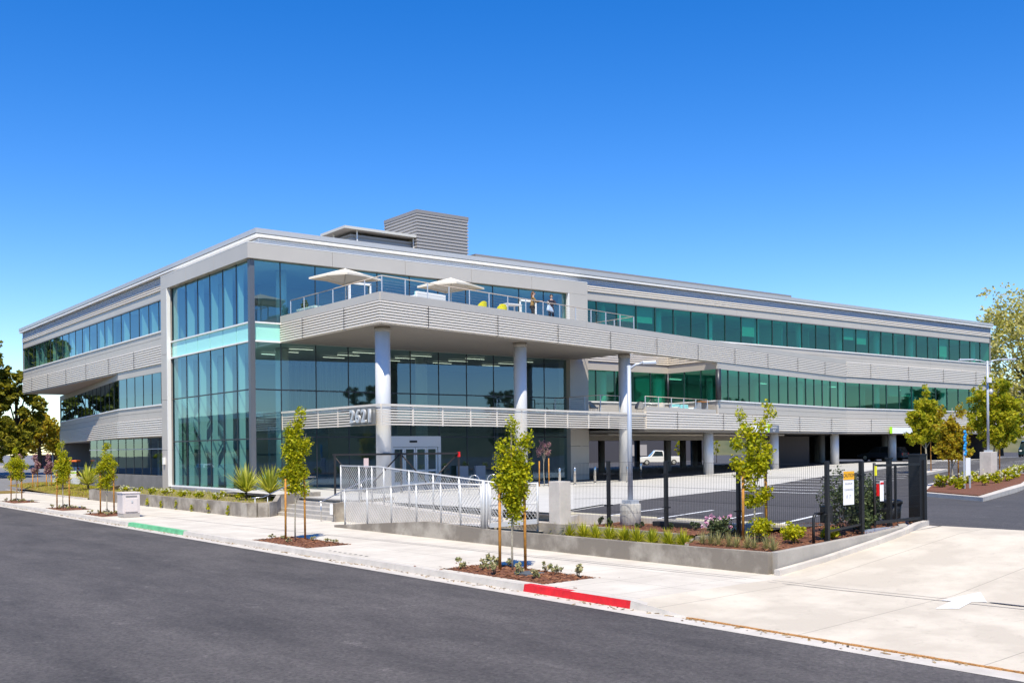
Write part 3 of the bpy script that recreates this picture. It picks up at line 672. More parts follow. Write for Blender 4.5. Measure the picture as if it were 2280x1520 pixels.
# garage interior
mb = MB()
for i in range(6):
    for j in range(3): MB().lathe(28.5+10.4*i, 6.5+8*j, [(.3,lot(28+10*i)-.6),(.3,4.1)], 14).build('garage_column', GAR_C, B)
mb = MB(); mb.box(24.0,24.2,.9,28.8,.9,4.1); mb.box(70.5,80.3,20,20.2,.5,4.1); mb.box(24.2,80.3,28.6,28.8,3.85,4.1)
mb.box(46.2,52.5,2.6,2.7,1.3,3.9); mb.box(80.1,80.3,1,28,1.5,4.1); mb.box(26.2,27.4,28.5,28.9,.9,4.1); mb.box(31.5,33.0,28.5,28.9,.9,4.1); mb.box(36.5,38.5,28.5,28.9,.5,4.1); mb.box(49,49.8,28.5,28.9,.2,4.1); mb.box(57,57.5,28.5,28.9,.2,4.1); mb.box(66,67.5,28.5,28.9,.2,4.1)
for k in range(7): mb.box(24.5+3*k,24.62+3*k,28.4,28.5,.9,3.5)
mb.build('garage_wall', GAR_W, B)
mb = MB(); 
for k in range(4): mb.tube([(24.4,-2.0+2*k,3.95),(45,-.5+2*k,3.95)], .06, 6)
mb.box(26,44,2.5,2.9,3.6,4.1); mb.build('ceiling_pipes', mat('pipe_grey', (.42,.38,.33), .7), B)
mb = MB(); mb.box(72.5,74.5,19.8,20,.9,3.4); mb.build('garage_door', mat('dark_red_door', (.16,.02,.015), .6), B)
# rooftop plant enclosure
def ribbox(x0, x1, y0, y1, z0, z1, n, name, m):
    mb = MB(); ext(mb, [(x0,y1),(x0,y0),(x1,y0),(x1,y1),(x0,y1)], ribs(z0, z1, n, .08)); mb.box(x0,x1,y0,y1,z1-.05,z1-.01); return mb.build(name, m, B)
o = ribbox(17.05,21.45,10,14.5,15,20.1,22,'plant_tower', mat('taupe_ribbed', (.40,.37,.345), .5, .2))
mb = MB(); ext(mb, [(17.05,14.5),(17.05,10),(21.45,10),(21.45,14.5)], [(-.2,20.1),(.09,20.1),(.09,20.35),(-.2,20.35)]); mb.box(17.1,21.4,10.1,14.4,20.2,20.3); mb.build('cap', TAUPE, o)
o = ribbox(12.0,17.0,10.6,14.2,15,18.1,12,'plant_screen', MATS['taupe_ribbed'])
mb = MB(); mb.prism([(11.2,10),(17.6,10),(17.6,14),(11.2,13.6)], 18.32, 18.5); mb.build('canopy', mat('cream_metal', (.62,.60,.55), .5), B)
mb = MB()
for p in ((11.6,12.4),(12.3,10.3),(16.9,10.3)): mb.box(p[0],p[0]+.08,p[1],p[1]+.08,15.0,18.35)
mb.build('canopy_post', WHITE, B)
mb = MB(); mb.box(22.2,60,10,12,15.0,17.72); mb.build('roof_screen', TAUPE, B)
# entrance: automatic doors in a pale frame
D = MB(); D.box(8.6,12.15,-.16,.06,3.25,3.88); D.box(8.6,8.76,-.16,.06,.95,3.25); D.box(11.98,12.15,-.16,.06,.95,3.25)
dr = D.build('entrance_door', WHITE, B)
for k in range(4):
    x0 = 8.80+.79*k; mb = MB(); mb.box(x0,x0+.10,-.08,0,.97,3.22); mb.box(x0+.66,x0+.76,-.08,0,.97,3.22); mb.box(x0+.1,x0+.66,-.08,0,3.1,3.22); mb.box(x0+.1,x0+.66,-.08,0,.97,1.15); mb.box(x0+.1,x0+.66,-.07,-.01,1.75,1.87)
    mb.quad((x0+.1,-.04,1.15),(x0+.66,-.04,1.15),(x0+.66,-.04,3.1),(x0+.1,-.04,3.1),1); mb.build('door_leaf', [WHITE, G_DARK], dr)
mb = MB(); mb.box(9.9,10.4,-.22,-.16,3.5,3.62); mb.build('door_sensor', BLACK, dr)
# white terrace door frames on the top storey
for x0, x1 in ((6.0,7.45),(18.5,19.9)):
    mb = MB(); mb.box(x0,x0+.09,-.05,.03,10.2,12.75); mb.box(x1-.09,x1,-.05,.03,10.2,12.75); mb.box(x0,x1,-.05,.03,12.68,12.80) ; mb.build('terrace_door', WHITE, B)
# house number, standing letters on the trellis
mb = MB(); mb.box(1.60,1.66,-10.42,-8.0,4.28,5.1); mb.build('number_backing', mat('number_backing', (.20,.20,.195), .4, .3), B)
def number(ch, y, sz=.86):
    return textmesh('house_number', ch, sz, mat('number_metal', (.66,.66,.66), .35, .4), B, frame_at((1.50, y, 4.66), (0,-1,0)), ext=.055, boldness=.022)
for i, ch in enumerate('2621'): number(ch, -8.42-.56*i)
# small wall lamp and camera
mb = MB(); mb.box(-.42,-.28,12.9,13.1,2.3,2.75); mb.build('wall_lamp', WHITE, B)
mb = MB(); mb.box(23.05,23.35,-.42,-.28,11.25,11.6); mb.build('wall_lamp', WHITE, B)
# clearance signs over the garage entries
def clearance(x0, y0, dx, dy):
    L = 5.2; t = thing('clearance_sign', '', 'sign', (x0, y0, 4.0)); n = Vector((dx, dy, 0)).normalized(); r = n
    rz = math.atan2(dy, dx); t.rotation_euler = (0,0,rz)
    mb = MB(); mb.box(.35,3.75,-.06,0,.12,.68); mb.build('board', mat('sign_white', (.9,.9,.9), .5), t)
    mb = MB(); mb.box(0,.35,-.06,0,.12,.72); mb.box(3.75,4.1,-.06,0,.12,.72); mb.build('end_block', mat('lime_sign', (.45,.85,.02), .4), t)
    mb = MB(); mb.box(4.1,5.7,-.05,0,.12,.66); mb.build('height_board', mat('slate_sign', (.12,.14,.18), .5), t)
    for s, px, pz, sz in (('CLEARANCE',4.86,.50,.20), ("8'-2\"",4.9,.26,.24)):
        textmesh('lettering', s, sz, WHITE, t, frame_at((px,-.055,pz),(1,0,0)), .002)
    return t
a = clearance(36.3, f(36.3)-.16, 1, .2122); a['label'] = "lime-ended clearance sign on the ribbed band, partly hidden by the forked tree"
a = clearance(61.4, .62-.2, 1, .014); a['label'] = 'lime-ended clearance sign on the ribbed band, right one in full view'
# ------------------------------------------------------------------ walls, planters, stairs
def wall(name, label, cat, pts, wdt, m=WALLC, group=None, close=False):
    """concrete wall along pts (x, y, zbottom, ztop)"""
    mb = MB()
    for i in range(len(pts)-1):
        a, b = pts[i], pts[i+1]; mb.obox(a[:2], b[:2], wdt, 0, 0, za=a[2:], zb=b[2:])
    o = mb.build(name, m); return tag(o, label, cat, group)
wall('planter_wall', 'long low concrete planter wall with climbing plants in front of the glass corner', 'wall',
     [(-4.75,13.4,-.2,.82),(-4.75,0,-.2,.80),(-4.75,-9.9,-.2,.80),(-4.72,-10.5,-.2,.80),(-4.5,-10.85,-.2,.81),(-4.1,-10.95,-.2,.82),(-3.5,-10.4,-.2,.84),(-3.0,-9.75,-.2,1.10),(-2.0,-9.6,-.2,1.15),(-.9,-9.6,-.2,1.15)], .2)
wall('planter_wall', 'short concrete wall end turning in beside the lawn bank on the left', 'wall', [(-4.75,13.5,-.2,.82),(-2.2,16.2,-.2,.95)], .2)
wall('retaining_wall', 'low stained concrete wall under the chain-link fence and black fence, beside the pavement', 'wall',
     [(-4.75,-18.5,-.2,.28),(-4.75,-24.9,-.2,.72),(-4.75,-27.7,-.2,.64),(-4.72,-34,-.2,.65),(-4.62,-38.38,-.2,.68)], .2)
wall('retaining_wall', 'low pale concrete wall rising along the driveway beneath the sliding gate', 'wall',
     [(-4.55,-38.42,-.2,.68),(-2.6,-38.42,-.2,.78),(-.6,-38.38,-.1,.88),(.9,-38.2,.1,.96),(1.3,-37.9,.3,.99)], .2, m=concrete('wall_concrete_b', (.47,.43,.38), (.36,.33,.29), stain=.5, scale=1.2))
wall('retaining_wall', 'low inner concrete wall behind the grass clumps, in front of the lamp base', 'wall', [(-3.80,-30.9,.2,.86),(-3.78,-35.0,.2,.84)], .16)
wall('retaining_wall', 'short low concrete wall step between the grass clumps and the rose bed', 'wall', [(-3.7,-35.4,.2,.80),(-2.9,-35.5,.2,.84)], .16)
wall('kerb_wall', 'narrow concrete divider between the grass clumps and the bark bed', 'wall', [(-4.62,-35.9,.2,.70),(-3.3,-34.9,.2,.72)], .1)
wall('ramp_wall', 'concrete wall carrying the rear chain-link fence beside the steps', 'wall', [(-3.0,-15.9,-.2,1.0),(-3.0,-18.6,-.2,.99),(-3.0,-26.0,-.2,.70)], .2, m=CURB)
o = MB().box(-4.42,-4.02,-30.98,-30.5,.9,2.1).build('concrete_pier', CURB, bevel=.01); tag(o, 'square pale concrete pier at the end of the chain-link gate', 'pier')
wall('stair_cheek', 'concrete cheek wall with a white panel on the right of the entrance steps', 'wall', [(-3.5,-15.95,-.2,.95),(-.8,-15.95,-.2,1.1)], .25)
mb = MB(); mb.box(-3.64,-3.62,-16.06,-15.84,.5,.92); tag(mb.build('white_notice', WHITE), 'small white notice on the cheek wall beside the entrance steps', 'notice')
st = MB()
for i in range(5): st.box(-3.30+.36*i, -1.2, -15.8, -9.72, .19+.15*i if i else .1, .35+.15*i)
tag(st.build('entrance_steps', concrete('step_concrete', (.50,.46,.41), (.37,.34,.30), stain=.4, scale=2), bevel=.008), 'five broad concrete steps up from the pavement to the entrance plaza', 'steps')
m = MB(); m.quad((-1.6,-27.2,.95),(3.5,-24.4,.95),(3.5,-.1,.952),(-1.6,-.1,.952)); m.quad((-1.6,-9.6,.952),(-.1,-9.6,.952),(-.1,-.3,.952),(-1.6,-.3,.952))
setting('entrance_plaza', m, MATS['plaza_concrete'])
m = MB(); m.quad((-4.65,-18.5,.21),(-3.1,-18.5,.21),(-3.1,-26.2,.68),(-4.65,-26.2,.68)); m.quad((-4.65,-26.2,.68),(-1.5,-26.2,.68),(-1.5,-30.4,.70),(-4.65,-30.4,.70)); m.quad((-2.9,-26.2,.68),(-1.5,-26.2,.68),(-1.5,-16.0,.95),(-2.9,-16.0,.95))
m.quad((-1.5,-30.4,.70),(-1.5,-26.2,.68),(-1.5,-26.2,.95),(-1.5,-30.4,.95))
m.quad((.4,-38.36,.80),(2.34,-38.36,.895),(2.34,-35.9,.895),(.4,-35.9,.80)); setting('ramp', m, CURB)
# planting beds
wall('retaining_wall', 'low concrete block wall beneath the square pier at the gate end', 'wall', [(-4.3,-28.2,.3,.80),(-4.3,-30.2,.3,.92),(-4.2,-31.2,.3,.92)], .5)
setting('planting_bed', MB().quad((-4.66,13.3,.74),(-.3,13.3,.72),(-.3,-9.5,.72),(-4.66,-9.9,.74)).quad((-4.66,-9.9,.74),(-.3,-9.5,.72),(-3.1,-9.8,.74),(-4.2,-10.8,.74)), SOIL)
m = MB(); m.quad((-4.66,-30.6,.57),(-3.8,-30.6,.60),(-3.8,-35.1,.60),(-4.66,-36,.57)); setting('gravel_bed', m, SOIL)
m = MB(); m.quad((-3.78,-30.9,.80),(-2.0,-30.9,.86),(-2.0,-35.6,.86),(-3.78,-35.0,.80)); 
m.prism([(-4.6,-38.35),(.9,-38.1),(2.3,-37.4),(2.3,-36.3),(-2.0,-36.2),(-2.0,-35.5),(-3.3,-35.0),(-4.6,-35.95)], .3, lambda x, y: .66+.045*(x+4.6)+.02*math.sin(x*5+y*3))
setting('bark_bed', m, MULCH)
for i, (a, b) in enumerate(pits):
    m = MB(); N = 10
    for k in range(N):
        for j in range(4):
            y0, y1 = a+(b-a)*k/N, a+(b-a)*(k+1)/N; x0, x1 = -9.16+1.44*j/4, -9.16+1.44*(j+1)/4
            h = lambda x, y: pz_(x, y)-.02+.07*max(0, 1-((x+8.44)/.72)**2)*max(0, 1-((y-(a+b)/2)/((b-a)/2))**2)**.5
            m.quad((x0,y0,h(x0,y0)),(x1,y0,h(x1,y0)),(x1,y1,h(x1,y1)),(x0,y1,h(x0,y1)))
    setting('tree_pit', m, MULCH)
m = MB(); K = 14
def lawn_z(x, y): return .22+.30*max(0, 1-((x+2.6)/2.6)**2)+.02*max(0, y-20)
for i in range(K):
    for j in range(6):
        x0, x1 = -4.9+.95*j, -4.9+.95*(j+1); y0, y1 = 13.5+1.6*i, 13.5+1.6*(i+1)
        m.quad((x0,y0,lawn_z(x0,y0)),(x1,y0,lawn_z(x1,y0)),(x1,y1,lawn_z(x1,y1)),(x0,y1,lawn_z(x0,y1)))
setting('lawn_bank', m, mat('rough_lawn', (.20,.19,.025), .95, noise=(2.0,.5), bump=(30,1), col2=(.22,.10,.03)))
m = MB(); m.obox((-4.95,13.6),(-4.95,36),.14,-.1,.30); m.obox((-4.95,36),(-1,38),.14,-.1,.30); setting('lawn_kerb', m, CURB)
m = MB(); pp = [(-4.7,-38.62,.26),(-3,-38.66,.44),(-1,-38.60,.68),(.6,-38.45,.86),(1.6,-38.15,.94),(2.3,-38.0,.96)]
for p, q in zip(pp, pp[1:]): m.obox(p[:2], q[:2], .16, 0, 0, za=(p[2]-.4,p[2]+.06), zb=(q[2]-.4,q[2]+.06))
setting('driveway_kerb', m, CURB)
# car park on the left, sloping up to the gates
def lz(x, y): return .15+.019*max(0, y-30)
m = MB()
for i in range(12):
    y0, y1 = 34+12*i, 34+12*(i+1)
    m.quad((-9.3,y0,lz(0,y0)+.0),(60,y0,lz(0,y0)),(60,y1,lz(0,y1)),(-9.3,y1,lz(0,y1)))
setting('side_car_park', m, asphalt('pale_asphalt', (.21,.20,.215), (.165,.16,.17)))
m = MB(); m.quad((-9.3,29.5,.19),(-5,29.5,.24),(60,29.5,.3),(60,34,.3)); m.quad((-9.3,29.5,.19),(60,34,.3),(-9.3,34,.25),(-9.3,33,.25)); setting('side_verge', m, MATS['rough_lawn'])
# ------------------------------------------------------------------ leaves and trees
def leaf_mesh(mb, pts, size, mi=0, asp=1.5, droop=0.):
    for p in pts:
        a = random.uniform(0, 2*PI); t = random.uniform(-.9, .9)-droop; s = size*random.uniform(.6, 1.35)
        u = Vector((math.cos(a)*math.cos(t), math.sin(a)*math.cos(t), math.sin(t)))
        v = u.cross(Vector((random.uniform(-1,1), random.uniform(-1,1), random.uniform(-1,1)))); 
        if v.length < .05: continue
        v.normalize(); p = Vector(p); u *= s*asp/2; v *= s/2
        mb.add([p-u, p+v*.9-u*.1, p+u, p-v*.9-u*.1], [(0,1,2,3)], mi)
def cluster(c, r, n):
    out = []
    for _ in range(n):
        while True:
            q = Vector((random.uniform(-1,1), random.uniform(-1,1), random.uniform(-1,1)))
            if q.length < 1: break
        q = q*(.55+.45*q.length); out.append((c[0]+q.x*r[0], c[1]+q.y*r[1], c[2]+q.z*r[2]))
    return out
def street_tree(name, label, x, y, z, h, lobes, leaf=LIME, size=.058, dens=1.0, group='young staked trees', trunk=.022, stakes=((-.3,-.32),(.3,.32)), sh=2.2, lean=0, strap=True):
    """lobes: (dx, dz, rx, rz) ellipsoid clumps in the plane facing the street, heights above ground"""
    t = thing(name, label, 'tree', (x, y, z), 0, group)
    mb = MB(); top = max(l[1]+l[3] for l in lobes); P = []; size_ = size
    for i in range(9): q = i/8; P.append((.02*math.sin(7*q+x), .02*math.cos(5*q+y), top*.92*q))
    mb.tube(P, [trunk*(1.25-.9*i/8) for i in range(9)], 8)
    ax = Vector((.79,-.61,0))
    for (dx, dz, rx, rz) in lobes:
        if abs(dx) > .12 or random.random() < .4:
            e = ax*dx; mb.tube([(0,0,max(.8, dz-rz-.35)), (e.x*.6,e.y*.6,dz-rz*.5), (e.x,e.y,dz+rz*.7)], [trunk*.5, trunk*.35, trunk*.12], 5)
    mb.build('trunk', BARK, t)
    mb = MB()
    for (dx, dz, rx, rz) in lobes:
        rx, rz = rx*1.15, rz*1.12; n = int(1250*dens*(rx*rx*rz)/(.3*.3*.5)*.55)+110; e = ax*dx
        sub = max(3, int(n/28))
        for c in cluster((e.x, e.y, dz), (rx*.85, rx*.85, rz*.85), sub):
            leaf_mesh(mb, cluster(c, (.17,.17,.19), n//sub+4), size*random.uniform(.7,1.25))
    mb.build('crown', leaf, t)
    for k, (sx, sy) in enumerate(stakes):
        # stakes stand either side of the trunk
        e = Vector((.79,-.61,0))*sx*1.0+Vector((.61,.79,0))*0.06*(1 if k else -1)
        o = MB().tube([(e.x,e.y,-.05),(e.x*.96,e.y*.96,sh*(1 if k else .9))], .035, 8).build('stake', WOODS, t)
    if strap:
        e = Vector((.79,-.61,0))*stakes[0][0]; g = Vector((.79,-.61,0))*stakes[1][0]
        MB().tube([(e.x,e.y,sh*.78),(0,.03,sh*.76),(g.x,g.y,sh*.79)], .014, 5).build('tie', BLACK, t)
    return t
T = street_tree
T('street_tree', 'tallest lime-green staked street tree, in the bark pit beside the red kerb', -8.27, -33.8, .17, 3.8,
  [(.03,3.35,.10,.30),(-.12,2.55,.22,.42),(.18,2.75,.20,.35),(.0,2.2,.32,.40),(.20,2.3,.22,.5),(-.10,1.95,.30,.35),(.22,1.9,.22,.3),(-.05,1.55,.18,.22),(.12,1.45,.18,.25),(.02,1.28,.12,.2),(.33,3.0,.08,.2),(-.2,2.9,.08,.25)], dens=1.0)
T('street_tree', 'lime-green staked street tree in front of the entrance steps', -8.42, -22.65, .17, 4.3,
  [(.22,4.0,.10,.25),(.14,3.6,.15,.35),(-.12,3.45,.2,.3),(.05,3.0,.36,.45),(.38,3.1,.14,.45),(-.2,2.9,.2,.35),(.0,2.5,.30,.35),(-.1,2.1,.28,.3),(.2,2.2,.22,.3),(.0,1.75,.18,.25),(.25,1.6,.1,.12),(-.35,2.1,.1,.1)], dens=1.0)
T('street_tree', 'lime-green staked street tree beside the pale utility cabinet', -8.5, -2.9, .17, 3.4,
  [(.0,3.1,.13,.28),(.02,2.5,.28,.35),(-.2,2.2,.28,.3),(.2,2.2,.25,.35),(-.1,1.8,.35,.3),(.15,1.7,.25,.3),(-.55,2.05,.18,.15),(-.3,1.4,.18,.2),(.0,1.35,.2,.2)], dens=.8)
T('street_tree', 'lime-green staked street tree in front of the orange roller', -8.7, 4.1, .17, 3.4,
  [(-.1,3.25,.1,.25),(-.02,2.8,.22,.3),(.05,2.4,.32,.35),(-.2,2.1,.3,.3),(.2,2.0,.28,.35),(.0,1.6,.25,.3),(-.25,1.4,.2,.2)], dens=.8)
T('street_tree', 'leftmost lime-green staked street tree at the picture edge', -8.6, 15.2, .17, 3.3,
  [(.0,3.0,.1,.3),(.0,2.5,.35,.3),(-.35,2.2,.35,.3),(.35,2.2,.35,.3),(.0,1.9,.4,.3),(.25,1.5,.3,.2),(-.2,1.5,.2,.2)], dens=.75)
T('staked_tree', 'forked lime-green staked tree behind the black mesh fence', -2.9, -36.55, .74, 3.4,
  [(-.32,3.05,.07,.22),(-.2,2.65,.10,.25),(.38,3.12,.08,.2),(.2,2.75,.12,.25),(.0,2.35,.18,.35),(-.38,2.35,.12,.16),(.35,2.25,.12,.2),(.05,1.95,.28,.3),(-.25,1.7,.24,.25),(.22,1.75,.22,.3),(-.05,1.4,.16,.2),(.1,1.0,.2,.16),(-.12,.95,.12,.14),(.33,1.15,.1,.15),(-.45,1.95,.09,.15)], size=.06, dens=.8, sh=1.95)
# trees on the island in the car park
T('island_tree', 'green staked tree at the far left of the car park island', 39.4, -16.1, 1.25, 5.5,
  [(.1,5.2,.25,.5),(.0,4.4,.7,.6),(-.5,3.6,.8,.7),(.5,3.7,.8,.7),(.0,3.0,1.0,.7),(-.6,2.3,.7,.5),(.6,2.4,.7,.5),(0,2.2,.6,.4)], leaf=OLIVE, size=.10, dens=.20, trunk=.05, sh=3.0, group='trees on the car park island', stakes=((-.35,0),(.35,0)), strap=False)
T('island_tree', 'sparse orange-tinged staked tree beside the blue ribbon post', 22.7, -27.3, 1.05, 4.0,
  [(-.55,3.5,.2,.4),(.35,3.6,.2,.4),(.0,3.0,.5,.4),(-.4,2.6,.5,.4),(.4,2.5,.5,.45),(.0,2.2,.65,.5),(-.4,1.8,.5,.4),(.5,1.7,.5,.4),(0,1.5,.5,.3)], leaf=AUTUMN, size=.09, dens=.22, trunk=.04, sh=2.9, group='trees on the car park island', stakes=((-.2,0),(.3,0)), strap=False)
T('island_tree', 'widest olive staked tree to the right of the double lamp post', 35.6, -22.6, 1.15, 5.6,
  [(-.3,5.4,.3,.5),(.5,5.2,.5,.5),(-.8,4.6,.7,.6),(.3,4.4,.9,.7),(1.0,4.0,.7,.6),(-.6,3.6,.9,.7),(.5,3.3,1.0,.7),(-.2,2.6,.9,.6),(.9,2.5,.7,.5),(.1,2.0,.7,.4),(-1.1,3.0,.5,.5)], leaf=OLIVE, size=.10, dens=.17, trunk=.05, sh=3.2, group='trees on the car park island', stakes=((-.4,0),(.35,0)), strap=False)
# reddish tree by the lobby and its yellow tree guards
T('plaza_tree', 'small bare reddish tree with orange stakes in front of the lobby glass', 14.2, -7.6, .95, 2.6,
  [(0,2.3,.35,.35),(.2,1.9,.25,.25),(-.2,1.9,.25,.25)], leaf=PURP, size=.06, dens=.12, trunk=.02, sh=1.55, group=None, stakes=((-.28,0),(.28,0)), strap=False)
for (x, y, lb) in ((-5.4,29.4,'leftmost purple-leaved sapling between orange stakes on the far verge'), (-4.3,29.4,'middle purple-leaved sapling between orange stakes on the far verge'), (-3.4,29.2,'right-hand purple-leaved sapling between orange stakes on the far verge')):
    T('staked_sapling', lb, x, y, .3, 2.6, [(0,2.4,.16,.35),(.05,1.9,.25,.3),(-.1,1.6,.2,.25),(.1,1.5,.2,.2)], leaf=PURP, size=.09, dens=.35, trunk=.02, sh=1.5, group='purple saplings on the far verge', stakes=((-.16,0),(.16,0)), strap=False)
def big_tree(name, label, x, y, z, h, rx, lobes, n, leaf, size, trunk=.35, tm=BARKD, th=None, group=None, open_=1.0):
    t = thing(name, label, 'tree', (x, y, z), 0, group); mb = MB(); th = th or h*.45
    mb.tube([(0,0,0),(.1,.05,th*.5),(0,.1,th),(.1,0,h*.75)], [trunk,trunk*.8,trunk*.6,trunk*.25], 9)
    cs = []
    for i in range(lobes):
        q = i/lobes; a = i*2.4+x; rr = rx*math.sqrt(random.uniform(.15,1))*(1-.45*abs(2*q-.9)**1.5)
        cs.append((rr*math.cos(a), rr*math.sin(a), th*.75+(h-th*.75)*(q*.92+.04)))
    for c in cs[::2]: mb.tube([(0,0,min(c[2]*.8, th)),(c[0]*.5,c[1]*.5,c[2]*.85),c], [trunk*.3,trunk*.2,trunk*.06], 5)
    mb.build('trunk', tm, t); mb = MB()
    for c in cs:
        r = rx*.34*random.uniform(.7,1.25)
        for s in cluster(c, (r*open_, r*open_, r*.8*open_), max(4, n//lobes//16)):
            leaf_mesh(mb, cluster(s, (r*.28,r*.28,r*.22), 16), size)
    mb.build('crown', leaf, t); return t
# conifers and broadleaves at the left edge
big_tree('conifer', 'tall dark conifer at the left picture edge', -2.6, 66.5, .6, 15.2, 4.0, 38, 17000, PINE, .34)
big_tree('conifer', 'dark conifer with a pointed top right of the tall one', 2.2, 66, .8, 11.2, 2.6, 24, 9000, PINE, .30)
big_tree('conifer', 'low dark bushy conifer beneath the tall ones by the car park', -1.4, 60.5, .6, 6.0, 3.2, 22, 8000, PINE, .28)
big_tree('broadleaf_tree', 'round orange-green tree behind the gates at far left', 9.5, 88, 1.2, 6.8, 3.4, 26, 9000, AUTUMN, .28)
big_tree('broadleaf_tree', 'orange-green tree further back beside the building end', 15.0, 92, 1.2, 6.6, 3.2, 24, 7000, AUTUMN, .28)
big_tree('hedge_bush', 'bright green bush at the left edge behind the leftmost street tree', -7.2, 41, .4, 2.6, 1.5, 14, 4500, LIME, .13, trunk=.08)
big_tree('hedge_bush', 'green bush behind the purple saplings', -3.6, 60, .7, 2.8, 1.5, 14, 3000, OLIVE, .15, trunk=.08)
# the large tree at the right edge and trees further off
big_tree('broadleaf_tree', 'large sparse yellow-green tree at the right edge behind the building', 97, 4.5, 1.56, 18.4, 6.8, 70, 19000, leafmat('yellow_spring_leaves', [(.34,.34,.06),(.62,.56,.10),(.80,.74,.30),(.48,.42,.20)], .5), .26, trunk=.4, th=7, open_=1.25)
big_tree('broadleaf_tree', 'orange-brown tree low behind the island at the right edge', 120, 9, 1.56, 8.0, 4.5, 26, 6000, AUTUMN, .35, th=3)
big_tree('broadleaf_tree', 'olive tree in the far row left of the dark pickup', 108, 14, 1.56, 7.0, 3.8, 24, 5000, OLIVE, .32, th=3)
# ------------------------------------------------------------------ small planting
def shrub(name, label, x, y, z, r, h, leaf, n, size, group=None, flowers=None, cat='shrub'):
    t = thing(name, label, cat, (x, y, z), 0, group); mb = MB(); k = max(4, n//22)
    for c in cluster((0,0,h*.55), (r*.85,r*.85,h*.42), k): leaf_mesh(mb, cluster(c, (r*.3,r*.3,h*.2), n//k), size)
    mb.build('foliage', leaf, t)
    mb = MB()
    for i in range(5):
        a = i*1.3; mb.tube([(0,0,-.03),(r*.4*math.cos(a),r*.4*math.sin(a),h*.6)], [.012,.005], 4)
    mb.build('stem', BARKD, t)
    if flowers:
        mb = MB()
        for i in range(int(9+n/90)):
            a = random.uniform(0, 2*PI); q = r*random.uniform(.3,1); c = (q*math.cos(a), q*math.sin(a), h*random.uniform(.5,1.02))
            leaf_mesh(mb, cluster(c, (.05,.05,.04), 14), .055, asp=1.1)
        mb.build('flowers', flowers, t)
    return t
def blades(name, label, x, y, z, n, L, leaf, wd=.03, spread=.9, group=None, curve=.5, cat='plant', stem=0.):
    t = thing(name, label, cat, (x, y, z), 0, group); mb = MB()
    for i in range(n):
        a = random.uniform(0, 2*PI); el = random.uniform(.25, 1.45)*1.0; l = L*random.uniform(.65,1.1); d = Vector((math.cos(a)*math.cos(el)*spread, math.sin(a)*math.cos(el)*spread, math.sin(el)))
        s = Vector((-math.sin(a), math.cos(a), 0))*wd*.5; p0 = Vector((0,0,stem)); p1 = p0+d*l*.5; p2 = p0+d*l+Vector((0,0,-curve*l*(1-math.sin(el))))
        mb.add([p0-s*.7, p0+s*.7, p1+s, p1-s, p2], [(0,1,2,3),(3,2,4)], 0)
    mb.build('leaves', leaf, t)
    if stem: MB().tube([(0,0,-.05),(0,0,stem)], .06, 8).build('stem', BARKD, t)
    return t
for i, (x, y, s, lb) in enumerate(((-2.9,-5.9,1.15,'yucca with striped yellow leaves nearest the glass corner, left of three'), (-2.5,-7.7,1.1,'yucca with striped yellow leaves, middle of three by the steps'), (-1.9,-8.9,1.05,'yucca with striped yellow leaves nearest the entrance steps'),
      (-2.7,21.5,1.25,'large spiky yucca on the lawn bank in front of the base wall'), (-3.6,24.5,.95,'smaller spiky yucca left of the large one on the lawn bank'))):
    blades('yucca', lb, x, y, .74 if i < 3 else lawn_z(x, y)-.02, 150, 1.25*s, YUCM, .085, 1.0, 'spiky yuccas', .25, stem=.35)
# climbers on the planter wall
k0 = 0
for i in range(8):
    y = 6.6-2.15*i if i < 7 else -8.6; x = -4.95
    t = thing('climbing_plant', 'small climbing plant on the planter wall, number %s from the left along the pavement' % ['one','two','three','four','five','six','seven','eight'][i], 'plant', (x, y, .19), 0, 'climbers on the planter wall')
    mb = MB(); 
    for c in cluster((0,0,.22), (.05,.10,.24), 9): leaf_mesh(mb, cluster(c, (.05,.07,.07), 14), .05)
    mb.build('foliage', OLIVE, t); MB().tube([(-.02,0,-.02),(.05,0,.4)], .008, 4).build('stem', BARKD, t)
    t['label'] = ['small climber on the planter wall directly behind the leftmost lawn end', 'small climber on the planter wall behind the utility cabinet tree', 'small climber on the planter wall just left of the utility cabinet', 'small climber on the planter wall just right of the utility cabinet',
        'small climber on the planter wall, second right of the utility cabinet', 'small climber on the planter wall, third right of the utility cabinet', 'small climber on the planter wall, fourth right of the utility cabinet', 'rightmost small climber on the planter wall, near the wall corner'][i]
# flowers along the plinth
for i in range(16):
    x = -3.9+.6*(i%2); y = 12.2-1.22*i
    shrub('flowering_plant', 'low lime plant with cream flowers in the bed before the glass corner', x, y, .74, .32, .34, LIME, 150, .075, 'cream-flowered plants in the planter', CREAMF if i % 3 else None, cat='plant')
mb = MB()
for i in range(2600):
    x = random.uniform(-4.6,-.5); y = random.uniform(-9.2,13.2); a = random.uniform(0,6.3); h = random.uniform(.08,.22)
    mb.add([(x,y,.73),(x+.02*math.cos(a),y+.02*math.sin(a),.73),(x+.06*math.cos(a+1),y+.06*math.sin(a+1),.73+h)], [(0,1,2)])
for i in range(5200):
    x = random.uniform(-4.8,.6); y = random.uniform(13.8,34); a = random.uniform(0,6.3); h = random.uniform(.05,.16); z = lawn_z(x, y)-.01
    mb.add([(x,y,z),(x+.03*math.cos(a),y+.03*math.sin(a),z),(x+.06*math.cos(a+1),y+.06*math.sin(a+1),z+h)], [(0,1,2)])
tag(mb.build('grass', GRASSM), 'short rough grass on the lawn bank and planter', 'grass', kind='stuff')
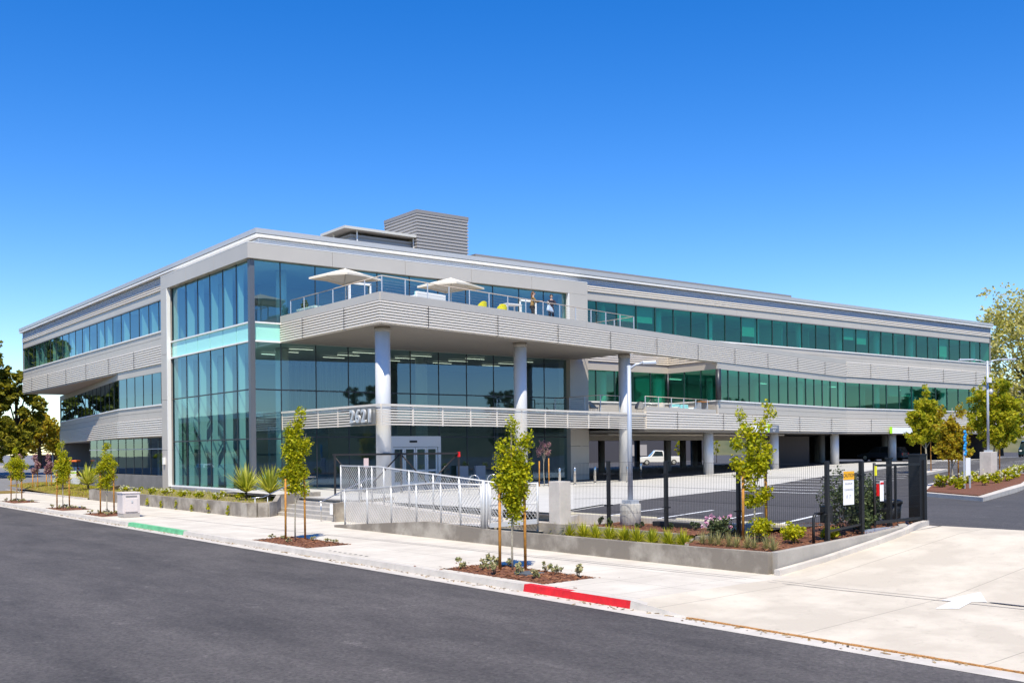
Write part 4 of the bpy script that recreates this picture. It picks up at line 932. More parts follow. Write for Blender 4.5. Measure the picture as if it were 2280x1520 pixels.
# grass clumps behind the front wall
for i in range(19):
    y = -30.75-.265*i; x = -4.30+.22*(i%2)+.05*math.sin(i*2.1)
    blades('grass_clump', 'bright yellow-green grass clump in the narrow bed behind the front wall', x, y, .58, 95, .46, GRASSM, .024, 1.0, 'yellow-green grass clumps behind the front wall', .35)
for i in range(9):
    y = -36.05-.27*i; x = -4.25+.06*math.sin(i*3)
    blades('straw_grass', 'small straw-coloured grass tuft along the front edge of the bark bed', x, y, .68, 85, .40, STRAW, .013, .8, 'straw grass tufts in the bark bed', .3)
for (x, y, r, h, fl, lb) in ((-3.3,-35.75,.42,.58,PINK,'leafy shrub with pink flowers left of the forked tree'), (-3.1,-36.9,.42,.55,None,'bright green shrub under the forked tree'), (-3.0,-37.75,.32,.48,None,'small bright green shrub left of the bent black pipe'), (-1.9,-38.0,.25,.34,None,'low green shrub at the foot of the corner fence post')):
    shrub('rose_shrub', lb, x, y, .74, r, h, LIME if fl is None else DKGR, 900, .05, 'shrubs in the bark bed', fl)
for (x, y, r, h, lb) in ((-.9,-37.55,.5,1.55,'tall dark leafy shrub left of the caution sign'), (-.1,-37.45,.5,1.35,'dark leafy shrub directly behind the caution sign'), (.8,-37.2,.48,1.5,'dark leafy shrub behind the sliding gate end'), (1.5,-36.9,.38,.75,'dark shrub beside the black bin at the gate'), (-.5,-37.9,.35,.6,'low dark shrub in front of the taller ones by the gate')):
    shrub('dark_shrub', lb, x, y, .84, r, h, DKGR, 1300, .055, 'dark shrubs by the gate')
for (x, y, lb) in ((-2.9,-30.95,'small grey-green shrub nearest the concrete pier'), (-3.2,-31.6,'small grey-green shrub left of the lamp base'), (-3.0,-32.7,'small grey-green shrub right of the lamp base'), (-2.8,-33.6,'small grey-green shrub by the second black post'), (-2.7,-34.4,'small grey-green shrub before the last wheel stop')):
    shrub('low_shrub', lb, x, y, .82, .17, .26, DKGR, 130, .045, 'low shrubs behind the inner wall')
# little plants in the tree pits
pitp = [(-7.95,-32.5),(-8.9,-32.6),(-8.0,-33.3),(-8.75,-33.3),(-8.95,-34.0),(-7.9,-34.6),(-8.7,-34.6),(-8.1,-35.2),(-8.8,-35.3),(-7.95,-35.75),(-8.05,-32.9)]
for (x, y) in pitp: shrub('pit_plant', 'small variegated plant in the bark pit of the tallest street tree', x, y, .17, .15, .28, SAGE, 150, .045, 'plants in the nearest tree pit', cat='plant')
for (x, y) in [(-8.6,-21.3),(-8.5,-21.9),(-8.1,-23.3),(-8.9,-23.2),(-8.0,-24.0),(-8.0,-24.5)]: shrub('pit_plant', 'small variegated plant in the bark pit before the entrance steps', x, y, .17, .14, .18, SAGE, 80, .04, 'plants in the tree pit before the steps', cat='plant')
for k, (ya, yb, nm) in enumerate(((-1.4,-4.3,'beside the utility cabinet'), (5.7,2.5,'in front of the orange roller'), (16.8,13.4,'at the left picture edge'))):
    for i in range(8):
        shrub('pit_plant', 'small variegated plant in the tree pit '+nm, -8.9+.9*((i*37)%10)/10, ya+(yb-ya)*(i+.5)/8, .17, .16, .2, SAGE, 70, .05, 'pit plants '+nm, cat='plant')
o = MB(); o.box(-8.75,-8.25,-34.95,-34.45,.18,.235); tag(o.build('valve_cover', mat('dark_plastic', (.10,.11,.12), .6), bevel=.01), 'dark rectangular valve box lid in the bark of the nearest tree pit', 'valve box')
for i, (x, y, z) in enumerate([(-7.8,-24.95+.0,.0)][:0]): pass
# drain stamps: a row of small dark marks on the pavement by the kerb
m = MB()
for i in range(8):
    y = -26.2-.30*i; m.add([(-9.05+.05*math.cos(a*PI/4), y+.05*math.sin(a*PI/4), pz_(-9.05,y)+.006) for a in range(8)], [tuple(range(8))])
setting('pavement_marks', m, mat('dark_mark', (.06,.055,.05), .8))
# island in the car park with its kerb
isl = [(16.4,-29.6),(14.1,-33.3),(25.5,-29.4),(36.5,-24.8),(36.5,-21.6),(24.5,-25.0)]
m = MB(); m.prism(isl, .5, lambda x, y: lot(x)+.16); setting('island_kerb', m, CURB)
cen = (sum(p[0] for p in isl)/6, sum(p[1] for p in isl)/6)
m = MB(); m.prism([(17.0,-29.3),(14.7,-32.8),(25.5,-29.1),(36.2,-24.6),(36.2,-21.95),(24.6,-25.3)], .6, lambda x, y: lot(x)+.21); setting('island_bed', m, MULCH)
m = MB(); m.prism([(36.5,-17.8),(43,-15.6),(43,-14.6),(36.5,-16.6)], .6, lambda x, y: lot(x)+.15); setting('island_kerb', m, CURB)
for i, (x, y) in enumerate([(20.2,-28.2),(21.9,-28.3),(19.0,-29.6),(24.2,-27.2),(25.6,-26.8),(22.3,-29.0),(24.6,-28.4),(26.4,-27.9),(28.3,-27.2),(30.2,-26.4),(32.0,-25.6),(33.8,-24.9),(35.2,-24.2)]):
    shrub('island_shrub', 'low yellow-green flowering shrub on the car park island', x, y, lot(x)+.2, .42, .6, LIME, 260, .09, 'shrubs on the car park island', CREAMF)

# loose bark on the beds
mb = MB()
def chip(x, y, z):
    a = random.uniform(0, PI); l = random.uniform(.015,.05); w_ = l*random.uniform(.25,.5); c, s_ = math.cos(a), math.sin(a); t_ = random.uniform(-.3,.3)*l
    mb.add([(x-c*l-s_*w_,y-s_*l+c*w_,z-t_),(x+c*l-s_*w_,y+s_*l+c*w_,z+t_),(x+c*l+s_*w_,y+s_*l-c*w_,z+t_+.008),(x-c*l+s_*w_,y-s_*l-c*w_,z-t_+.008)], [(0,1,2,3)])
for (a, b), n in zip(pits, (700,900,300,200,150)):
    for i in range(n):
        x, y = random.uniform(-9.2,-7.68), random.uniform(b-.02,a+.02); chip(x, y, pz_(x,y)+.006+.055*max(0, 1-((x+8.44)/.72)**2)*max(0, 1-((y-(a+b)/2)/((b-a)/2))**2)**.5)
for i in range(1800):
    x, y = random.uniform(-4.5,1.9), random.uniform(-38.2,-35.6); chip(x, y, .685+.045*(x+4.6)+.02*math.sin(x*5+y*3))
for i in range(500): x, y = random.uniform(-3.7,-2.1), random.uniform(-35.2,-31); chip(x, y, .80+.03*(x+3.78)+.015)
for i in range(60): x, y = random.uniform(-9.4,-7.3), random.uniform(-37.2,-31.2); chip(x, y, pz_(x,y)+.008)
tag(mb.build('bark_chips', leafmat('bark_chips', [(.07,.025,.012),(.20,.075,.03),(.34,.16,.08),(.14,.05,.025)], 0.0, .95)), 'loose reddish bark chips scattered over the planting beds and tree pits', 'bark', kind='stuff')
# fallen leaves and grit in the gutter
mb = MB()
for i in range(900):
    y = random.uniform(-46,30); x = -9.52-abs(random.gauss(0,.10)); chip(x, y, .008)
tag(mb.build('gutter_grit', leafmat('grit', [(.10,.07,.04),(.28,.18,.08),(.40,.30,.18)], 0.0, .95)), 'dry leaf scraps and grit lying along the gutter', 'debris', kind='stuff')
# ------------------------------------------------------------------ fences
def wires(mb, A, B, zf, hf, pitch, r, kind):
    """zf/hf: bottom height and mesh height as functions of s in 0..1; kind 'diamond' or 'panel'"""
    L = math.hypot(B[0]-A[0], B[1]-A[1]); H = hf(0)
    P = lambda s, t: (A[0]+(B[0]-A[0])*s/L, A[1]+(B[1]-A[1])*s/L, zf(s/L)+t*hf(s/L)/H)
    if kind == 'diamond':
        n = int((L+H)/pitch)
        for i in range(n):
            s0 = -H+i*pitch; a, b = max(0, s0), min(L, s0+H)
            if b-a > .02: 
                K = max(1, int((b-a)/1.5)); mb.tube([P(a+(b-a)*k/K, a+(b-a)*k/K-s0) for k in range(K+1)], r, 3, cap=False)
                mb.tube([P(a+(b-a)*k/K, H-(a+(b-a)*k/K-s0)) for k in range(K+1)], r, 3, cap=False)
    else:
        for i in range(int(L/pitch)+1): mb.tube([P(i*pitch, 0), P(i*pitch, H)], r, 3, cap=False)
        for t in (0, H*.2, H*.22, H*.42, H*.62, H*.80, H*.82, H): mb.tube([P(0, t), P(L, t)], r*1.2, 3, cap=False)
def lerp(tab):
    def g(s):
        for i in range(len(tab)-1):
            if s <= tab[i+1][0]: 
                u = (s-tab[i][0])/(tab[i+1][0]-tab[i][0]); return tab[i][1]+(tab[i+1][1]-tab[i][1])*u
        return tab[-1][1]
    return g
def chain_fence(label, pts, posts):
    """pts: (x, y, zbottom, ztop)"""
    t = thing('chain_link_fence', label, 'fence', (pts[0][0], pts[0][1], 0)); ox, oy = pts[0][:2]
    mb = MB(); rail = []
    for i in range(len(pts)-1):
        a, b = pts[i], pts[i+1]
        wires(mb, (a[0]-ox,a[1]-oy), (b[0]-ox,b[1]-oy), lambda s: a[2]+(b[2]-a[2])*s, lambda s: (a[3]-a[2])+((b[3]-b[2])-(a[3]-a[2]))*s, .16, .0065, 'diamond')
    mb.build('mesh', STEEL, t)
    MB().tube([(p[0]-ox, p[1]-oy, p[3]) for p in pts], .026, 8).build('top_rail', STEEL, t)
    mb = MB(); tot = [0]
    for i in range(len(pts)-1): tot.append(tot[-1]+math.hypot(pts[i+1][0]-pts[i][0], pts[i+1][1]-pts[i][1]))
    for k in range(int(tot[-1]/.085)):           # barbed selvage along the top
        s = k*.085
        for i in range(len(pts)-1):
            if s <= tot[i+1]:
                u = (s-tot[i])/(tot[i+1]-tot[i]); a, b = pts[i], pts[i+1]; p = [a[j]+(b[j]-a[j])*u for j in range(4)]; mb.tube([(p[0]-ox,p[1]-oy,p[3]),(p[0]-ox,p[1]-oy,p[3]+.05)], .006, 3); break
    mb.build('selvage', STEEL, t)
    for s in posts:
        for i in range(len(pts)-1):
            if s <= tot[i+1]+1e-6:
                u = (s-tot[i])/(tot[i+1]-tot[i]); a, b = pts[i], pts[i+1]; p = [a[j]+(b[j]-a[j])*u for j in range(4)]
                MB().tube([(p[0]-ox,p[1]-oy,p[2]-.05),(p[0]-ox,p[1]-oy,p[3]+.03)], .032, 10).build('post', STEEL, t); break
    return t
chain_fence('silver chain-link fence along the front ramp wall, rising to the right', [(-4.75,-19.15,.33,1.55),(-4.75,-24.9,.74,1.95),(-4.75,-27.75,.66,1.95)], [0,1.65,3.3,4.9,6.35,7.45,8.55])
chain_fence('silver chain-link fence behind the front one, stepping down from the steps', [(-3.0,-15.6,1.0,2.42),(-3.0,-18.6,1.0,2.40),(-3.0,-26.4,.70,1.92)], [0,1.5,2.5,3.4,5.2,6.8,8.4,10.1,10.8])
t = thing('chain_link_gate', 'silver chain-link gate between the front fence and the concrete pier', 'gate', (-4.75,-28.1,0))
mb = MB(); mb.tube([(0,-.05,.68),(0,-.05,2.0)], .03, 8); mb.tube([(0,-2.3,.95),(0,-2.3,2.08)], .03, 8); mb.tube([(0,-.05,1.98),(0,-2.3,2.05)], .026, 8); mb.obox((0,-.05),(0,-2.3),.05,0,0,za=(.68,.82),zb=(.92,1.06)); mb.tube([(0,-.05,1.35),(0,-2.3,1.5)], .02, 6)
mb.build('gate_frame', STEEL, t); mb = MB(); wires(mb, (0,-.05), (0,-2.3), lambda s: .8+.26*s, lambda s: 1.2-.18*s, .16, .0065, 'diamond'); mb.build('mesh', STEEL, t)
MB().tube([(0,.28,.6),(0,.28,2.08)], .055, 12).build('post', STEEL, t); MB().tube([(0,.12,.6),(0,.12,2.0)], .04, 12).build('post', STEEL, t)
# black mesh fence
def black_fence():
    P = [(-3.35,-30.35,.75),(-3.15,-31.6,.80),(-2.92,-33.6,.80),(-2.84,-36.0,.78),(-2.35,-38.25,.74)]
    t = thing('mesh_fence', 'black steel mesh fence with square posts along the car park edge', 'fence', (P[0][0],P[0][1],0)); ox, oy = P[0][:2]
    mb = MB()
    for i in range(len(P)-1):
        a, b = P[i], P[i+1]; wires(mb, (a[0]-ox,a[1]-oy), (b[0]-ox,b[1]-oy), lambda s: a[2]+.08+(b[2]-a[2])*s, lambda s: 1.75, .052, .0030, 'panel')
    mb.build('mesh_panel', BLACK, t)
    for p in P[1:]:
        x, y = p[0]-ox, p[1]-oy
        q = MB().box(x-.045,x+.045,y-.045,y+.045,p[2]-.08,2.66 if p is not P[-1] else 2.66).build('post', BLACK, t, bevel=.006)
        MB().box(x-.15,x+.15,y-.025,y+.025,2.28,2.31).build('clamp', BLACK, q); MB().box(x-.15,x+.15,y-.025,y+.025,1.40,1.43).build('clamp', BLACK, q)
black_fence()
def front_fence():
    P = [(-2.35,-38.25,.74),(-.72,-38.08,.84)]
    t = thing('mesh_fence', 'short black mesh fence panel carrying the yellow caution sign', 'fence', (P[0][0],P[0][1],0)); ox, oy = P[0][:2]
    mb = MB(); wires(mb, (.05,0), (1.6,.17), lambda s: .95+.08*s, lambda s: 1.62, .052, .0026, 'panel'); mb.build('mesh_panel', BLACK, t)
    MB().obox((.05,0),(1.6,.17),.04,0,0,za=(.98,1.03),zb=(1.06,1.11)).build('bottom_rail', BLACK, t)
    q = MB().box(1.58,1.68,.12,.22,.8,2.62).build('post', BLACK, t, bevel=.006); MB().box(1.53,1.73,.10,.24,2.28,2.32).build('clamp', BLACK, q)
front_fence()
g = thing('sliding_gate', 'black sliding gate standing open at the top of the driveway', 'gate', (-.05,-38.0,.9))
mb = MB(); mb.tube([(0,0,.08),(0,0,1.68)], .035, 8); mb.obox((0,0),(2.5,.14),.05,1.58,1.64); mb.obox((0,0),(2.5,.14),.05,.14,.22); mb.box(2.4,2.5,.07,.17,.08,1.72); mb.box(1.0,1.05,.03,.08,.2,1.6)
mb.build('gate_frame', BLACK, g); mb = MB(); wires(mb, (0,0), (2.4,.14), lambda s: .22, lambda s: 1.36, .05, .0022, 'panel'); mb.build('mesh_panel', BLACK, g)
MB().box(-.03,.03,-.06,-.03,1.36,1.60).build('reflector', mat('yellow_reflector', (.8,.75,.02), .4), g)
MB().box(.06,.14,-.06,-.02,.85,1.15).build('emergency_handle', REDP, g)
MB().obox((-.6,-.05),(2.0,.10),.12,-.10,.04).build('track', GPAINT, g)
for (x, y, wd, lb) in ((.95,-37.78,.11,'slim black gate post behind the sliding gate'), (2.38,-37.72,.34,'thick black gate post at the end of the sliding gate')):
    t = thing('gate_post', lb, 'post', (x, y, .88)); MB().box(-wd/2,wd/2,-wd/2,wd/2,0,1.78 if wd < .2 else 1.86).build('shaft', BLACK, t, bevel=.008)
    MB().box(-wd/2-.02,wd/2+.02,-wd/2-.02,wd/2+.02,1.78 if wd < .2 else 1.86,1.82 if wd < .2 else 1.90).build('cap', BLACK, t)
    if wd > .2: MB().box(wd/2+.04,wd/2+.12,-.08,.08,0,1.8).build('guide_channel', BLACK, t)
# caution sign and gate notice
def sign_at(name, label, p, r, wdt, h, parts, group=None):
    t = thing(name, label, 'sign', p, math.atan2(r[1], r[0]))
    for (nm, z0, z1, mt, dx0, dx1, off_) in parts:
        MB().box(dx0, dx1, -.008-off_, -off_, z0, z1).build(nm, mt, t)
    return t
t = sign_at('caution_sign', 'yellow and white caution clearance sign hanging on the black mesh fence', (-1.75,-38.27,1.60), (1,.1,0), .5, .9, [('board',0,.80,mat('sign_white', (.9,.9,.9), .5),0,.50,0),('header',.60,.80,mat('amber_sign', (.85,.42,.01), .5),0,.50,.010)])
INK = mat('sign_ink', (.02,.02,.02), .6); INKG = mat('pale_grey_ink', (.25,.26,.32), .6)
textmesh('lettering', 'CAUTION', .125, INK, t, frame_at((.25,-.020,.70),(1,0,0)), .001)
for s, z, sz in (('MAXIMUM',.50,.075),('CLEARANCE',.36,.075),("8'  2\"",.19,.11)): textmesh('lettering', s, sz, INKG, t, frame_at((.25,-.010,z),(1,0,0)), .001)
t = sign_at('gate_notice', 'small white and red warning notice on the end of the sliding gate', (.05,-38.09,1.62), (1,.06,0), .2, .5, [('board',0,.50,MATS['sign_white'],0,.17,0),('header',.42,.47,REDP,.01,.16,.010)])
# bent black pipe with keypad box
t = thing('keypad_stand', 'bent black pipe stand with a black keypad box at the driveway corner', 'post', (-2.75,-38.15,.70))
MB().tube([(0,0,0),(0,0,.60),(.03,.0,.68),(.10,.01,.73),(.45,.04,.73)], .035, 10).build('pipe', BLACK, t)
MB().box(.40,.68,-.06,.12,.50,.90).build('keypad_box', BLACK, t, bevel=.02)
t = thing('waste_bin', 'black bin behind the sliding gate', 'bin', (1.95,-37.2,.9))
MB().lathe(0,0,[(.22,0),(.27,.55)],20).build('body', BLACK, t); MB().lathe(0,0,[(.30,.55),(.30,.62),(.22,.66)],20).build('rim', BLACK, t)
# railings by the entrance steps
for (x0, lb, y) in ((-3.45,'steel handrail on the left of the entrance steps',-9.55), (-3.45,'steel handrail on the right of the entrance steps',-15.2)):
    t = thing('handrail', lb, 'handrail', (x0, y, .2))
    MB().tube([(-.75 if y > -12 else -.35,0,.78),(-.2,0,.80),(1.9,0,1.66),(2.4,0,1.66)], .022, 8).build('rail', STAIN, t)
    for x in ((-.6,-.0,1.6) if y > -12 else (-.25,1.6)): MB().tube([(x,0,0 if x < .2 else .72),(x,0,.80 if x < .2 else 1.52)], .018, 8).build('post', STAIN if y < -12 else GPAINT, t)
# black braced frame fence in front of the doors
t = thing('braced_frame', 'black braced steel frame standing before the entrance doors', 'frame', (-.2,-9.6,.95)); BT = mat('black_tube', (.02,.016,.015), .5)
mb = MB(); mb.obox((0,0),(7.0,-.2),.07,1.86,1.95); mb.build('top_bar', BT, t)
for x in (0, 3.6, 7.0): MB().box(x-.035,x+.035,-.235,-.165,0,1.9).build('upright', BT, t)
for (a, b, z0, z1) in ((0,1.6,1.85,.1),(1.6,3.5,.1,1.85),(3.7,5.2,1.85,.35),(5.2,6.95,.35,1.85)): MB().tube([(a,-.1,z0),(b,-.15,z1)], .035, 6).build('brace', BT, t)
MB().box(6.96,7.06,-.26,-.14,1.72,1.98).build('end_cap', REDP, t)
# bike racks and bollards
r0 = thing('bike_rack', 'steel hoop bike rack on the plaza, left of the pair', 'bike rack', (5.4,-13.1,.95), math.radians(-35), 'hoop bike racks')
MB().tube([(-.25,0,0),(-.25,0,.62)]+[(-.25*math.cos(a*PI/8),0,.62+.25*math.sin(a*PI/8)) for a in range(1,8)]+[(.25,0,.62),(.25,0,0)], .024, 8).build('hoop', STAIN, r0); MB().lathe(-.25,0,[(.06,0),(.06,.015)],12).build('foot', STAIN, r0); MB().lathe(.25,0,[(.06,0),(.06,.015)],12).build('foot', STAIN, r0)
dup(r0, (6.7,-12.8,.95), None, 'steel hoop bike rack on the plaza, right of the pair')
for i, (x, y, lb) in enumerate(((15.6,-7.3,'stainless bollard directly right of the reddish plaza tree'), (17.2,-6.8,'second stainless bollard right of the reddish plaza tree'), (19.8,-5.7,'stainless bollard in front of the grey wall left of the garage'), (21.9,-6.4,'stainless bollard left of the third round column'), (27.0,-2.4,'stainless bollard right of the third round column'))):
    t = thing('bollard', lb, 'bollard', (x, y, lot(x)), 0, 'stainless bollards'); MB().lathe(0,0,[(.075,0),(.075,.98),(.06,1.02),(.0,1.03)],16).build('shaft', STAIN, t); MB().lathe(0,0,[(.11,0),(.11,.02)],16).build('collar', STAIN, t)
# wheel stops
for i, (x, y, lb) in enumerate(((-1.9,-29.3,'buff wheel stop nearest the concrete pier'), (-1.75,-31.2,'buff wheel stop behind the lamp base'), (-1.6,-33.6,'buff wheel stop with a dark end behind the second black post'), (-1.4,-35.7,'buff wheel stop behind the forked tree'))):
    t = tag(MB().box(-.10,.10,-.85,.85,0,.13).build('wheel_stop', mat('buff_concrete', (.56,.50,.36), .85, noise=(5,.15)), bevel=.035), lb, 'wheel stop', 'buff wheel stops'); t.location = (x, y, lot(x)+.005)
tag(MB().box(-2.45,-2.2,-34.2,-32.6,.84,.98).build('rubber_stop', TYRE, bevel=.02), 'black rubber kerb length beside the lamp base', 'kerb')
m = MB(); m.obox((-2.02,-29.0),(-2.02,-36.1),.14,.7,1.02); m.obox((-2.02,-29.0),(-3.3,-29.6),.14,.7,.98); setting('bed_kerb', m, CURB)
# lamps
def lamp(label, x, y, z, hb, rb, hp, arms, sq):
    t = thing('lamp_post', label, 'lamp post', (x, y, z)); rk = []
    if sq: MB().box(-rb,rb,-rb,rb,-.2,hb).build('base', CURB, t, bevel=.02)
    else: MB().lathe(0,0,[(rb,-.2),(rb,hb-.02),(rb-.02,hb)],28).build('base', mat('ribbed_concrete', (.50,.47,.42), .85, noise=(3,.2), bump=(25,.6)), t)
    MB().box(-.17,.17,-.17,.17,hb,hb+.10).build('base_plate', GPAINT, t)
    MB().lathe(0,0,[(.075,hb),(.055,hp)],16).build('pole', GPAINT, t)
    for a in arms:
        d = Vector((math.cos(a), math.sin(a), 0)); L = .55 if len(arms) == 1 else 1.15
        o = MB().tube([(0,0,hp-.12),(d.x*L*.35,d.y*L*.35,hp+.02),(d.x*L*.8,d.y*L*.8,hp+.08)], .035, 8).build('arm', GPAINT, t)
        c = d*L*1.05; s = Vector((-d.y, d.x, 0)); mb = MB(); k = L*.35
        vs = [c-d*k-s*.08, c-d*k+s*.08, c+d*k+s*.12, c+d*k-s*.12]
        mb.add([(*v.xy, hp+.02) for v in vs]+[(v.x*.98, v.y*.98, hp+.12) for v in vs], [(3,2,1,0),(4,5,6,7),(0,1,5,4),(1,2,6,5),(2,3,7,6),(3,0,4,7)]); hd = mb.build('lamp_head', GPAINT, t, bevel=.02)
    return t
lamp('single-arm grey lamp post on a round concrete base inside the black fence', -2.45, -31.75, .74, .70, .30, 4.62, [math.radians(-38)], False)
l2 = lamp('double-arm grey lamp post on a square concrete base on the car park island', 34.0, -23.1, 1.25, 1.35, .34, 6.5, [math.radians(142), math.radians(-38)], True)
MB().box(-.22,.05,-.22,-.08,5.25,5.55).build('camera_housing', WHITE, l2); MB().ell((.16,-.1,4.75),(.12,.12,.16)).build('camera_dome', STEEL, l2)
# blue ribbon post and white board on the island
t = thing('board_post', 'white blank board on two grey posts with a blue ribbon above', 'sign', (19.4,-29.7,1.15))
for x in (-.03,.42): MB().box(x-.025,x+.025,-.03,.03,-.1,1.75 if x < .1 else 1.3).build('post', GPAINT, t)
MB().box(.03,.38,-.05,-.03,.55,1.3).build('board', MATS['sign_white'], t)
mb = MB()
for i in range(9): mb.ell((.02+.05*math.sin(i*2), -.02, 1.45+.12*i), (.10,.05,.085), 8, 6)
mb.build('ribbon', mat('blue_ribbon', (.02,.28,.62), .5), t)
t = thing('thin_pole', 'thin grey pole at the right edge beyond the island', 'pole', (60,-15.5,1.5)); MB().tube([(0,0,0),(0,0,4.2)], .05, 8).build('shaft', GPAINT, t)
# utility cabinet on the pavement
t = thing('utility_cabinet', 'pale pinkish-beige utility cabinet on the pavement beside the third tree', 'cabinet', (-8.35,-5.6,.17), math.radians(0)); UC = mat('beige_cabinet', (.66,.58,.54), .55, noise=(2,.06))
MB().box(-.38,.38,-.40,.40,.16,1.05).build('body', UC, t, bevel=.02); MB().box(-.36,.36,-.43,.43,0,.16).build('base', mat('cabinet_base', (.40,.36,.32), .7), t); MB().box(-.41,.41,-.43,.43,1.05,1.12).build('lid', UC, t, bevel=.02)
d_ = MB().box(-.28,.28,-.425,-.40,.24,.84).build('door', UC, t, bevel=.01); MB().box(-.02,.06,-.45,-.425,.66,.74).build('handle', STEEL, d_)
mb = MB(); mb.box(-.24,.24,-.412,-.398,.90,.96); mb.build('vent', mat('vent_grey', (.2,.19,.18), .6), t); MB().box(-.26,.26,-.412,-.398,.20,.225).build('vent', MATS['vent_grey'], t)
# ------------------------------------------------------------------ terrace railings, furniture
def railing(name, label, pts, z, h, step, group=None):
    t = thing(name, label, 'railing', (pts[0][0], pts[0][1], z), 0, group); ox, oy = pts[0][:2]; P = [(x-ox, y-oy) for x, y in pts]
    MB().tube([(x, y, h) for x, y in P], .025, 8).build('top_rail', mat('handrail_wood', (.55,.45,.36), .5), t)
    mb = MB()
    for k in range(7): mb.tube([(x, y, .12+(h-.18)*k/7) for x, y in P], .005, 3)
    mb.build('cables', STAIN, t)
    for i in range(len(P)-1):
        a, b = P[i], P[i+1]; L = math.hypot(b[0]-a[0], b[1]-a[1]); n = max(1, round(L/step))
        for k in range(n+(1 if i == len(P)-2 else 0)):
            x, y = a[0]+(b[0]-a[0])*k/n, a[1]+(b[1]-a[1])*k/n; MB().obox((x-.008,y-.025),(x+.008,y+.025),.045,0,h).build('post', GPAINT, t)
    return t
railing('terrace_railing', 'cable railing with wooden top round the upper roof terrace', [(2.05,-.6),(2.05,-10.42),(23.0,f(23.0)+.28),(23.0,-.6)], 10.2, 1.12, 1.55)
railing('terrace_railing', 'cable railing with wooden top along the lower terrace above the garage', [(24.3,-5.6),(32.0,-4.0)], 5.2, 1.15, 1.45)
railing('terrace_railing', 'short cable railing on the lower terrace left of the third column', [(20.6,-1.0),(20.6,-5.4),(22.6,-5.0)], 5.2, 1.15, 1.6)
def umbrella(label, x, y):
    t = thing('parasol', label, 'parasol', (x, y, 10.2), math.radians(20), 'cream square parasols'); s = 1.32
    V4 = [(-s,-s,1.80),(s,-s,1.80),(s,s,1.80),(-s,s,1.80)]; m = MB(); top = (0,0,2.30)
    mids = [(0,-s*1.0,1.86),(s,0,1.86),(0,s,1.86),(-s,0,1.86)]; r = []
    for i in range(4): r += [V4[i], mids[i]]
    m.add([top]+r, [(0,i+1,(i+1)%8+1) for i in range(8)]); m.add([(a,b,c-.012) for a,b,c in [top]+r], [(0,(i+1)%8+1,i+1) for i in range(8)])
    for i in range(8):
        p, q = r[i], r[(i+1)%8]; m.quad(p, q, (q[0],q[1],q[2]-.10), (p[0],p[1],p[2]-.10))
    m.build('canopy', CANVAS, t)
    MB().tube([(0,0,0),(0,0,2.32)], .028, 10).build('mast', STEEL, t)
    for q in V4: MB().tube([(0,0,1.5),(q[0]*.55,q[1]*.55,1.92)], .012, 5).build('rib', STEEL, t)
    MB().lathe(0,0,[(.3,0),(.3,.08),(.05,.10)],20).build('base', BLACK, t); return t
umbrella('cream square parasol on the terrace corner above the first column', 2.95, -5.2)
umbrella('cream square parasol on the terrace above the entrance doors', 9.1, -5.9)
def tub(label, x, y, z, rz, m, g):
    t = thing('tub_chair', label, 'chair', (x, y, z), rz, g)
    mb = MB(); n = 14; vs = []
    for i in range(n+1):
        a = -.35+(PI+.7)*i/n; hh = .42+.38*math.sin(max(0, min(PI, a)))
        vs += [(.30*math.cos(a),.28*math.sin(a),.38),(.33*math.cos(a),.32*math.sin(a),hh+.05),(.29*math.cos(a),.28*math.sin(a),hh+.05)]
    mb.add(vs, [(3*i,3*i+3,3*i+4,3*i+1) for i in range(n)]+[(3*i+1,3*i+4,3*i+5,3*i+2) for i in range(n)]); mb.build('shell', m, t)
    MB().lathe(0,0,[(.29,.38),(.30,.43),(.28,.46)],18).build('seat', m, t)
    for q in ((-.2,-.2),(.2,-.2),(.2,.2),(-.2,.2)): MB().tube([(q[0]*1.1,q[1]*1.1,0),(q[0]*.8,q[1]*.8,.4)], .014, 6).build('leg', STEEL, t)
    return t
tub('yellow tub chair on the terrace, left one', 9.9, -7.6, 10.2, PI, YELLOW, 'yellow tub chairs'); tub('yellow tub chair on the terrace, nearer the two people', 11.5, -7.3, 10.2, PI*.9, YELLOW, 'yellow tub chairs')
def sofa(label, x, y, z, rz, L, ca, cb, g=None):
    t = thing('outdoor_sofa', label, 'sofa', (x, y, z), rz, g)
    MB().box(-L/2,L/2,-.38,.38,.15,.42).build('seat', cb, t, bevel=.04); MB().box(-L/2,L/2,.28,.42,.3,.78).build('backrest', cb, t, bevel=.04)
    MB().box(-L/2,-L/2+.14,-.38,.38,.2,.6).build('armrest', cb, t, bevel=.03); MB().box(L/2-.14,L/2,-.38,.38,.2,.6).build('armrest', cb, t, bevel=.03)
    for k in (-1, 1): MB().box(k*L/4-L/4*.85,k*L/4+L/4*.85,.14,.27,.42,.80).build('cushion', ca, t, bevel=.04)
    for qx in (-L/2+.08, L/2-.08):
        for qy in (-.3,.3): MB().box(qx-.03,qx+.03,qy-.03,qy+.03,0,.16).build('leg', STEEL, t)
    return t
sofa('white sofa with teal cushions under the right parasol', 5.7, -8.6, 10.2, math.radians(192), 2.1, TEALF, WFAB)
sofa('white sofa with teal cushions on the lower terrace', 29.6, -3.9, 5.2, math.radians(12), 2.2, TEALF, WFAB)
t = thing('planter_box', 'patterned teal and white planter box at the terrace corner by the glass', 'planter', (2.6,-1.5,10.2)); MB().box(-.3,.3,-1.4,.7,0,.62).build('box', mat('dotted_box', (.75,.80,.78), .7, noise=(9,.5), col2=(.12,.42,.38)), t); mb = MB(); leaf_mesh(mb, cluster((0,.3,.85),(.2,.3,.3),120), .09); mb.build('plant', DKGR, t)
